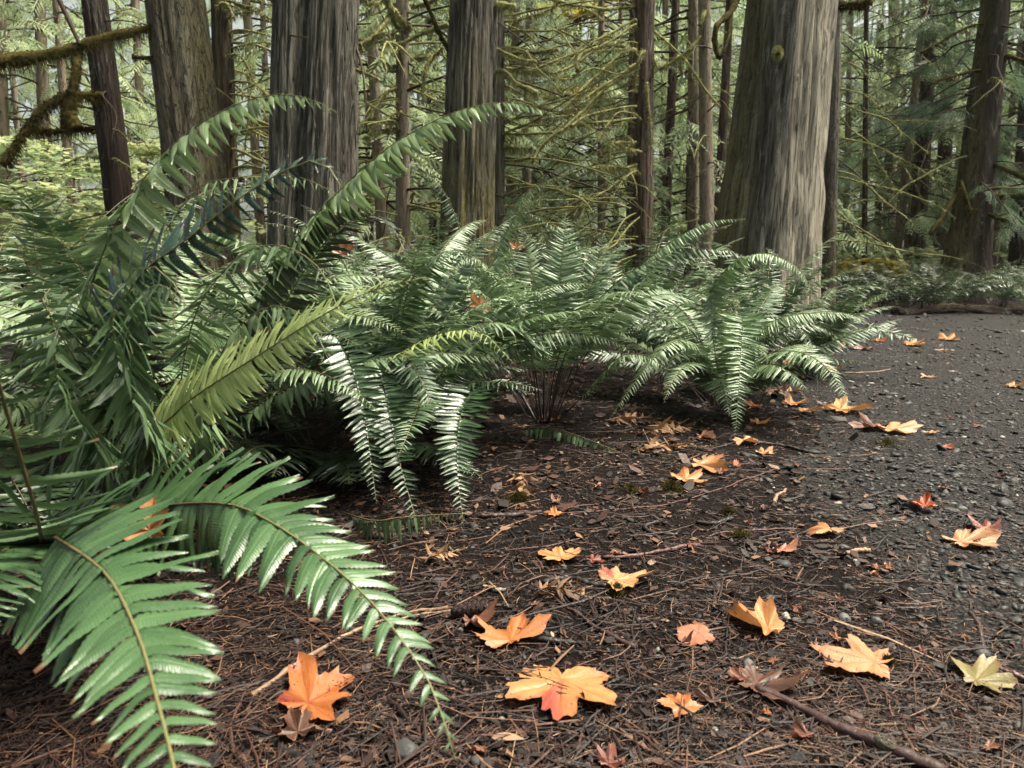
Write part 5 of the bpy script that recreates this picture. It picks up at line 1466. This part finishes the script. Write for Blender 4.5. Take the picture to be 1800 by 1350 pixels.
px_leaf('two-toned pale leaf lying against a dull brown one', 1575, 766, 72, 0, PALE, curl=0.2, wave=0.15, seed=27)
px_leaf('dull brown leaf with curled rim on the gravel', 1527, 758, 62, 160, (0.20, 0.10, 0.065), curl=0.35, wave=0.2, seed=28, stem=False)
px_leaf('thin tan scrap of leaf in the middle of the path', 1640, 770, 34, 10, (0.5, 0.28, 0.12), curl=0.3, wave=0.2, seed=29, squash=0.4)
px_leaf('reddish leaf scrap lying flat on the gravel', 1660, 797, 32, 10, RUST, curl=0.2, wave=0.2, seed=30, squash=0.5, stem=False)
px_leaf('bright leaf at the foot of the leaning fern', 1460, 656, 36, 40, (0.6, 0.36, 0.12), curl=0.3, wave=0.2, seed=31)
px_leaf('rusty leaf half hidden under the leaning fern', 1388, 645, 44, 20, DEEP, curl=0.3, wave=0.2, seed=32, stem=False)
px_leaf('pale leaf under the leaning fern beside the rusty one', 1422, 622, 30, 20, SALMON, curl=0.3, wave=0.2, seed=33)
px_leaf('orange leaf with brown patch beyond the leaning fern', 1468, 616, 44, 0, (0.52, 0.26, 0.11), curl=0.3, wave=0.2, seed=34)
px_leaf('dark brown leaf next to the orange patchy one', 1515, 619, 46, 170, (0.14, 0.05, 0.035), curl=0.35, wave=0.2, seed=35)
px_leaf('yellow leaf alone far out on the path', 1606, 611, 42, -10, GOLD, curl=0.25, wave=0.2, seed=36)
px_leaf('farthest yellow leaf on the path', 1668, 602, 38, 40, GOLD, curl=0.3, wave=0.2, seed=37)
px_leaf('flat cream leaf just before the farthest yellow one', 1655, 621, 32, 0, PALE, curl=0.1, wave=0.1, seed=38, squash=0.5)
px_leaf('small orange leaf beyond the forked twig', 1545, 604, 26, 0, ORANGE, curl=0.3, wave=0.2, seed=39)
px_leaf('tan curled leaf in the middle of the far gravel', 1630, 669, 26, 70, (0.5, 0.3, 0.14), curl=0.5, wave=0.2, seed=40)
px_leaf('tan leaf cut by the picture edge on the gravel', 1783, 686, 36, 0, (0.55, 0.30, 0.12), curl=0.3, wave=0.2, seed=41)
px_leaf('brown curled leaf at the root of the broad frond stalk', 20, 945, 85, 40, (0.30, 0.10, 0.04), curl=0.5, wave=0.3, seed=42)
px_leaf('orange leaf at the foot of the vase-shaped fern', 965, 740, 40, 90, ORANGE, curl=0.4, wave=0.2, seed=43)
px_leaf('tan folded leaf beside the dry dead fronds', 1240, 772, 44, 0, (0.45, 0.22, 0.11), curl=0.4, wave=0.3, seed=44)
px_leaf('yellow-brown leaf at the near end of the dead fronds', 1345, 800, 40, 30, (0.42, 0.24, 0.09), curl=0.3, wave=0.2, seed=45, stem=False)
px_leaf('shaded brown leaf beside the pine cone', 838, 1098, 70, 20, (0.18, 0.085, 0.05), curl=0.4, wave=0.3, seed=46, stem=False)
px_leaf('wet brown leaf under the red-edged one', 520, 1290, 90, 120, (0.10, 0.05, 0.03), curl=0.3, wave=0.3, seed=47, stem=False)
px_leaf('red leaf scrap at the bottom beside the twigs', 1072, 1345, 60, 70, (0.20, 0.075, 0.05), curl=0.5, wave=0.3, seed=48, stem=False)
px_leaf('tiny brown leaf scrap beside the greenish stone', 1300, 1200, 40, 130, (0.20, 0.08, 0.045), curl=0.4, wave=0.3, seed=49, stem=False)
px_leaf('red rain-soaked scrap near the small yellow leaf', 1045, 990, 36, 30, (0.22, 0.06, 0.045), curl=0.4, wave=0.2, seed=50, stem=False)
q = np.random.default_rng(31)
for k in range(46):
    px, py = q.uniform(640, 1780), q.uniform(700, 1340)
    if py > 900 and px < 800: continue
    col = [(0.15, 0.06, 0.035), (0.22, 0.10, 0.055), (0.09, 0.04, 0.028), (0.30, 0.13, 0.06)][k % 4]
    px_leaf('dull brown leaf scrap sunk in the wet litter', px, py, q.uniform(30, 55) * (0.35 + 0.65 * (py - 600) / 740), q.uniform(0, 360), col, curl=q.uniform(-0.3, 0.6), wave=0.35, seed=200 + k, stem=False, squash=q.uniform(0.4, 0.9), name='leaf_scrap', group='brown leaf scraps in the litter',
            cut=[(q.uniform(-180, 180), 40, 0.6)])
# leaves caught in the ferns
maple_leaf('orange leaf caught upright where the broad frond begins', P(266, 915, 1.16), 0.105, R(90), (0.58, 0.28, 0.12), tilt=(0.0, -1.15), curl=0.3, wave=0.2, fold=0.4, seed=60, rest=False, stem=False)
maple_leaf('pink-tan leaf caught among fronds before the grey trunk', P(606, 440, 1.85), 0.075, R(60), (0.55, 0.33, 0.20), tilt=(0.3, -0.9), curl=0.4, wave=0.3, fold=0.3, seed=61, rest=False)
maple_leaf('orange leaf caught deep in the middle of the ferns', P(845, 532, 2.75), 0.11, R(120), (0.52, 0.25, 0.09), tilt=(0.2, -1.0), curl=0.3, wave=0.2, seed=62, rest=False)
maple_leaf('orange scrap caught high in the vase-shaped fern', P(908, 432, 3.3), 0.07, R(100), (0.6, 0.3, 0.13), tilt=(0.1, -1.1), curl=0.3, wave=0.2, seed=63, rest=False, stem=False)
maple_leaf('cream leaf caught in the dark of the drooping fern', P(548, 697, 2.3), 0.045, R(70), (0.6, 0.42, 0.26), tilt=(0.2, -0.9), curl=0.5, wave=0.2, seed=64, rest=False, stem=False)


# ---- sticks
def stick(label, pts, r0, r1, tone, knots=0.2, seed=0, group='sticks on the soil', cat='stick', name='stick', lift=0.0):
    p = [G(*q) for q in pts]
    c = spline(p, 26)
    q = np.random.default_rng(seed + 70)
    L = np.linalg.norm(c[-1] - c[0])
    c = c + np.stack([vnoise(np.linspace(0, 1, 26) * L * 22, np.full(26, seed + k * 7.0)) - 0.5 for k in range(3)], 1) * 0.012
    rad = np.linspace(r0, r1, 26) * (1 + 0.12 * q.normal(0, 1, 26))
    z = surf(c[:, 0], c[:, 1])
    sm = np.convolve(np.pad(z, 4, 'edge'), np.ones(9) / 9, 'valid')
    c[:, 2] = np.maximum(sm, z - 0.3 * rad) + rad * 0.75 + lift
    V, F_ = tube(c, rad, 9, True, knots, seed)
    o = mesh_obj(name, V, F_, M['stick'], None, True, {'tone': np.full(len(V), tone)})
    ctr = Vector(c[0]); o.data.transform(Matrix.Translation(-ctr)); o.location = ctr
    return tag(o, label, cat, group), c, rad


s1, c, rad = stick('long smooth dark red stick with a white lichen patch', [(1322, 1212), (1400, 1250), (1500, 1297), (1580, 1330), (1660, 1368)], 0.0075, 0.011, 0.36, 0.1, 1)
V, F_ = tube(c[17:21] + np.array([0, 0, 0.0015]), rad[17:21] * np.array([0.75, 1.14, 1.14, 0.7]), 12, True, 0.3, 3)
lp = mesh_obj('lichen_patch', V, F_, M['bark_lichen'], None, True, {'bare': np.full(len(V), 0.8), 'bark': V * 3})
lp.parent = s1; lp.matrix_parent_inverse = Matrix.Translation(-Vector(s1.location))
stick('straight reddish stick beyond the pale gold leaf', [(1060, 983), (1140, 975), (1230, 961)], 0.0045, 0.0055, 0.62, 0.1, 2)
stick('black stick spotted with lichen touching the pale gold leaf', [(955, 1029), (1000, 1020), (1040, 1028), (1072, 1036)], 0.0075, 0.006, 0.05, 0.35, 3)
stick('black hooked twig beyond the straight reddish stick', [(1160, 920), (1133, 928), (1145, 939), (1190, 943)], 0.006, 0.005, 0.03, 0.3, 4)
stick('short black twig in line with the hooked one', [(1225, 920), (1255, 922), (1290, 914)], 0.006, 0.005, 0.05, 0.3, 5)
stick('thin red twig running towards the salmon oval leaf', [(970, 1050), (1015, 1080), (1060, 1112), (1118, 1142)], 0.003, 0.0055, 0.35, 0.25, 6)
stick('upright-lying brown twig above the yellow-green leaf', [(1712, 1085), (1722, 1115), (1726, 1155)], 0.004, 0.005, 0.32, 0.3, 7)
stick('dark twig across the yellow-green leaf at the edge', [(1735, 1172), (1770, 1185), (1815, 1204)], 0.005, 0.006, 0.5, 0.3, 8)
stick('long pale twig crossing the middle of the soil', [(850, 908), (960, 905), (1080, 897), (1200, 880), (1362, 826)], 0.0016, 0.0026, 0.62, 0.15, 9)
stick('straw-coloured stalk under the broad frond', [(440, 1225), (520, 1170), (600, 1120), (690, 1085), (790, 1072)], 0.005, 0.003, 0.86, 0.1, 10)
stick('second straw stalk beside the pine cone', [(640, 1110), (740, 1083), (800, 1075), (870, 1058)], 0.0025, 0.0025, 0.9, 0.1, 11)
stick('thick dark root half buried below the red-edged leaf', [(440, 1280), (490, 1310), (540, 1345), (570, 1380)], 0.008, 0.009, 0.0, 0.4, 12, lift=-0.006)
stick('grey chip of wood on the gravel edge', [(1358, 885), (1380, 862)], 0.006, 0.004, 0.9, 0.5, 13)
stick('tan twig lying beyond the hooked black twigs', [(1240, 945), (1300, 935), (1402, 932)], 0.003, 0.003, 0.6, 0.2, 14)
stick('thin dark twig leaning over the bare soil', [(1300, 1010), (1310, 960), (1320, 905), (1290, 870)], 0.0025, 0.002, 0.25, 0.2, 15)
stick('black twig below the hanging frond tip', [(1320, 778), (1370, 785), (1418, 796)], 0.007, 0.006, 0.1, 0.2, 16)
stick('pale twig on the far gravel by the leaning fern', [(1480, 662), (1530, 660), (1565, 655)], 0.005, 0.004, 0.88, 0.2, 17)
stick('bent straw twig at the bottom beside the golden leaf', [(1085, 1285), (1140, 1320), (1210, 1330)], 0.0022, 0.002, 0.8, 0.1, 18)
stick('short peeled stub on the open soil', [(1490, 975), (1530, 973)], 0.006, 0.006, 0.92, 0.2, 19)
stick('short black stub left of the pale lichen stick', [(930, 1128), (970, 1128), (1035, 1132)], 0.006, 0.004, 0.05, 0.2, 20)
stick('brown stick below the moss tuft', [(845, 912), (900, 908), (955, 902)], 0.008, 0.006, 0.3, 0.3, 21)


# ---- stones big enough to pick out
def stone(label, px, py, wpx, tone, flat=0.6, seed=0):
    p = G(px, py); d = float(np.dot(p - C0, FW)); s = 0.5 * wpx * d / FPX
    q = np.random.default_rng(seed + 40)
    V, F_ = ICO_V, ICO_F
    E = {}; Vl = [v for v in V]; T2 = []
    def mid(a, b):
        k = (min(a, b), max(a, b))
        if k not in E:
            E[k] = len(Vl); Vl.append(nrm((Vl[a] + Vl[b]) / 2))
        return E[k]
    for a, b, c in F_:
        ab, bc, ca = mid(a, b), mid(b, c), mid(c, a)
        T2 += [(a, ab, ca), (b, bc, ab), (c, ca, bc), (ab, bc, ca)]
    V = np.array(Vl)
    dirs = nrm(q.normal(0, 1, (10, 3))); off = q.uniform(0.5, 0.85, 10)
    for dd, o_ in zip(dirs, off):                           # broken facets
        k = V @ dd; m = k > o_
        V[m] = V[m] - np.outer(k[m] - o_, dd)
    V = V * np.array([1, 0.8, flat]) * s
    a = q.random() * 3.14
    V = V @ np.array([[math.cos(a), math.sin(a), 0], [-math.sin(a), math.cos(a), 0], [0, 0, 1]])
    o = mesh_obj('stone', V, np.array(T2), M['gravel'], None, False, {'tone': np.full(len(V), tone)})
    o.location = (p[0], p[1], float(surf(p[0], p[1])) + s * flat * 0.15)
    return tag(o, label, 'stone', 'stones on the soil')


for lab, px, py, w, tn, sd in [('smooth grey-green stone just beyond the long dark stick', 1318, 1173, 40, 0.88, 1), ('white angular pebble beside the standing yellow leaf', 1381, 1084, 24, 1.0, 2), ('grey stone beside a short twig on the open soil', 1486, 1088, 30, 0.86, 3),
                               ('flat grey-green pebble right of the short twig', 1541, 1094, 30, 0.82, 4), ('white pebble below the big golden leaf', 882, 1266, 18, 1.0, 5), ('pale pebble touching the salmon oval leaf', 1156, 1144, 18, 0.94, 6),
                               ('large mossy grey stone at the bottom under the frond tip', 712, 1322, 60, 0.62, 7), ('dark grey stone beside the mossy one', 836, 1338, 30, 0.6, 8), ('white pebble left of the curled tan leaf', 1505, 988, 16, 1.0, 9), ('pale stone at the path edge past the tan leaf', 1612, 1062, 22, 0.92, 10),
                               ('white pebble near the small orange thin-lobed leaf', 1257, 1284, 15, 1.0, 11), ('pale flat pebble out on the gravel', 1693, 906, 24, 0.93, 12), ('greenish pebble left of the brown leaf at the cone', 810, 1108, 18, 0.86, 13)]:
    stone(lab, px, py, w, tn, 0.6, sd)

# ---- fir cone
pc = G(830, 1084)
cone = empty('fir_cone', pc, 'brown scaly fir cone lying beside the broad frond', 'cone')
ca = nrm(np.array([1.0, 0.12, 0.06])); L = 0.088
q = np.random.default_rng(8)
core_c = pc + np.array([0, 0, 0.016]) + np.linspace(-0.5, 0.5, 10)[:, None] * ca * L
V, F_ = tube(core_c, 0.0135 * np.sqrt(np.clip(1 - np.linspace(-0.95, 0.95, 10) ** 2, 0.05, 1)), 10)
mesh_obj('core', V, F_, M['stick'], cone, True, {'tone': np.full(len(V), 0.2)})
A = nrm(np.cross(ca, [0, 0, 1.0])); B = np.cross(A, ca)
sc_v = np.array([(0, -0.4, 0), (0.5, -0.62, 0.05), (0.95, -0.35, 0.16), (1.08, 0, 0.2), (0.95, 0.35, 0.16), (0.5, 0.62, 0.05), (0, 0.4, 0), (0.55, 0, 0.22)])
sc_f = [(0, 1, 7), (1, 2, 7), (2, 3, 7), (3, 4, 7), (4, 5, 7), (5, 6, 7), (6, 0, 7)]
scale_mesh = bpy.data.meshes.new('cone_scale'); scale_mesh.from_pydata(sc_v.tolist(), [], sc_f)
at = scale_mesh.attributes.new('tone', 'FLOAT', 'POINT'); at.data.foreach_set('value', np.array([0.15, 0.3, 0.55, 0.62, 0.55, 0.3, 0.15, 0.35], np.float32))
scale_mesh.materials.append(M['stick'])
for i in range(64):
    u = (i + 0.5) / 64; ang = i * 2.39996
    rr_ = 0.0135 * math.sqrt(max(0.05, 1 - (1.9 * u - 0.95) ** 2))
    out = math.cos(ang) * A + math.sin(ang) * B
    d = nrm(ca * 0.9 + out * 0.45); w = np.cross(d, out); w = nrm(w); n_ = np.cross(w, d)
    if np.dot(n_, out) < 0: n_ = -n_
    o = bpy.data.objects.new('scale', scale_mesh); COL.objects.link(o); o.parent = cone
    s = 0.0135 * (0.7 + 0.4 * math.sin(math.pi * u))
    p = core_c[0] + ca * L * u * 0.92 + out * rr_ * 0.8 - np.asarray(cone.location)
    o.matrix_basis = Matrix(((d[0] * s, w[0] * s, n_[0] * s, p[0]), (d[1] * s, w[1] * s, n_[1] * s, p[1]), (d[2] * s, w[2] * s, n_[2] * s, p[2]), (0, 0, 0, 1)))

# ---- winged maple seed
ps = G(893, 1306); d = float(np.dot(ps - C0, FW))
V = []; 
u = np.linspace(0, 1, 14)
wl = np.stack([u * 0.052, 0.010 * np.sin(np.pi * u ** 0.7) + 0.004 * u, 0.004 + 0.003 * np.sin(3 * u)], 1); wr = np.stack([u * 0.052, -0.006 * np.sin(np.pi * u ** 0.6) , 0.003 + 0.004 * u], 1)
V = np.vstack([wl, wr]) - np.array([0.026, 0, 0]); k = np.arange(13)
sd_ = mesh_obj('maple_seed', V, np.stack([k, k + 14, k + 15, k + 1], 1), M['litter'], None, True, {'tone': np.full(28, 0.97)})
sd_.location = (ps[0], ps[1], float(surf(ps[0], ps[1])) + 0.003); sd_.rotation_euler = (0, 0, R(-12))
tag(sd_, 'cream winged maple seed lying below the golden leaf', 'seed')
V, F_ = tube(np.array([(-0.026, 0.0, 0.005), (-0.030, 0.001, 0.006), (-0.035, 0.002, 0.005)]), [0.004, 0.005, 0.002], 8)
sdn = mesh_obj('nut', V, F_, M['litter'], None, True, {'tone': np.full(len(V), 0.75)}); sdn.parent = sd_


# ---- dead brown fronds on the ground
def dead_frond(label, pts, width, seed, pairs=26, tone=0.0):
    q = np.random.default_rng(seed)
    c = spline([G(*p) for p in pts], 24)
    c[:, 2] = surf(c[:, 0], c[:, 1]) + 0.012 + 0.01 * np.sin(np.linspace(0, 6, 24))
    t_ = empty('dead_fern_frond', c[0], label, 'frond', 'dead fern fronds')
    add_frond(t_, c, 'fern_dead', width, 0.08, pairs, r=q, mess=0.4, droop=0.3, keel=0.3, lratio=0.2, tone=tone, r0=0.0018)


dead_frond('curled pale brown dead frond in front of the vase-shaped fern', [(1130, 770), (1170, 760), (1215, 752), (1250, 765)], 0.16, 1, 30, 0.2)
dead_frond('red-brown dead frond lying along the first dead one', [(1110, 800), (1160, 790), (1210, 785), (1255, 788)], 0.15, 2, 30, 0.1)
dead_frond('dead frond running under the leaning fern', [(1060, 745), (1130, 740), (1200, 745)], 0.16, 3, 30, -0.1)
dead_frond('brown dead frond by the gravel under the leaning fern', [(1340, 690), (1375, 695), (1405, 688)], 0.16, 4, 26, 0.0)
dead_frond('curled tan dead frond tip beside the broad frond', [(745, 1000), (770, 985), (800, 972), (822, 968)], 0.08, 5, 18, 0.25)
dead_frond('dark dead frond between the pine cone and pale leaf', [(930, 1060), (1000, 1048), (1075, 1058)], 0.09, 6, 22, -0.3)
dead_frond('dark dead frond in the shade of the drooping fronds', [(880, 840), (920, 850), (905, 900)], 0.12, 7, 22, -0.2)
dead_frond('shaded dead frond at the root of the tall fern', [(330, 880), (420, 870), (520, 880)], 0.14, 8, 24, -0.2)

# ---- moss tufts on the soil
bag = Bag()
q = np.random.default_rng(12)
for px, py, w, n in [(912, 880, 40, 2600), (1180, 860, 46, 1300), (1560, 1175, 30, 700), (1085, 1045, 40, 900), (1280, 905, 30, 600), (1560, 790, 70, 700), (1610, 625, 60, 300), (1110, 865, 40, 500), (1300, 945, 50, 600)]:
    p = G(px, py); d = float(np.dot(p - C0, FW)); s = w * d / FPX * 0.5
    rr_ = np.abs(q.normal(0, 0.5, n)) * s; aa = q.random(n) * 6.28
    x = p[0] + rr_ * np.cos(aa); y = p[1] + rr_ * np.sin(aa)
    h = 0.022 * np.exp(-(rr_ / s) ** 2) * q.random(n)
    b0 = np.stack([x, y, surf(x, y) + h], 1)
    dr = nrm(np.stack([q.normal(0, 0.6, n), q.normal(0, 0.6, n), np.full(n, 0.7)], 1)) * (0.006 + 0.008 * q.random(n))[:, None]
    sd2 = nrm(np.cross(dr, q.normal(0, 1, (n, 3)))) * 0.0009
    bag.add(np.stack([b0 - sd2, b0 + sd2, b0 + dr], 1).reshape(-1, 3), np.arange(3 * n).reshape(-1, 3))
tag(bag.obj('moss', M['moss_dark'], None, False), 'small dark green tufts of moss on the soil', kind='stuff')
# ================================================================== damp air between the trunks
t = NT('damp_air')
pv = t.n('VolumePrincipled')
pv.inputs['Color'].default_value = (0.95, 0.97, 0.88, 1)
pv.inputs['Density'].default_value = 0.0005
pv.inputs['Anisotropy'].default_value = 0.2
t.t.links.new(pv.outputs[0], t.out.inputs['Volume'])
x0, x1, y0, y1, z0, z1 = -90, 90, -20, 125, -1.5, 19
V = np.array([(x, y, z) for x in (x0, x1) for y in (y0, y1) for z in (z0, z1)], float)
F_ = np.array([(0, 1, 3, 2), (4, 6, 7, 5), (0, 4, 5, 1), (2, 3, 7, 6), (0, 2, 6, 4), (1, 5, 7, 3)])
tag(mesh_obj('haze', V, F_, t.m, None, False), 'thin damp haze hanging between the trees', kind='stuff')
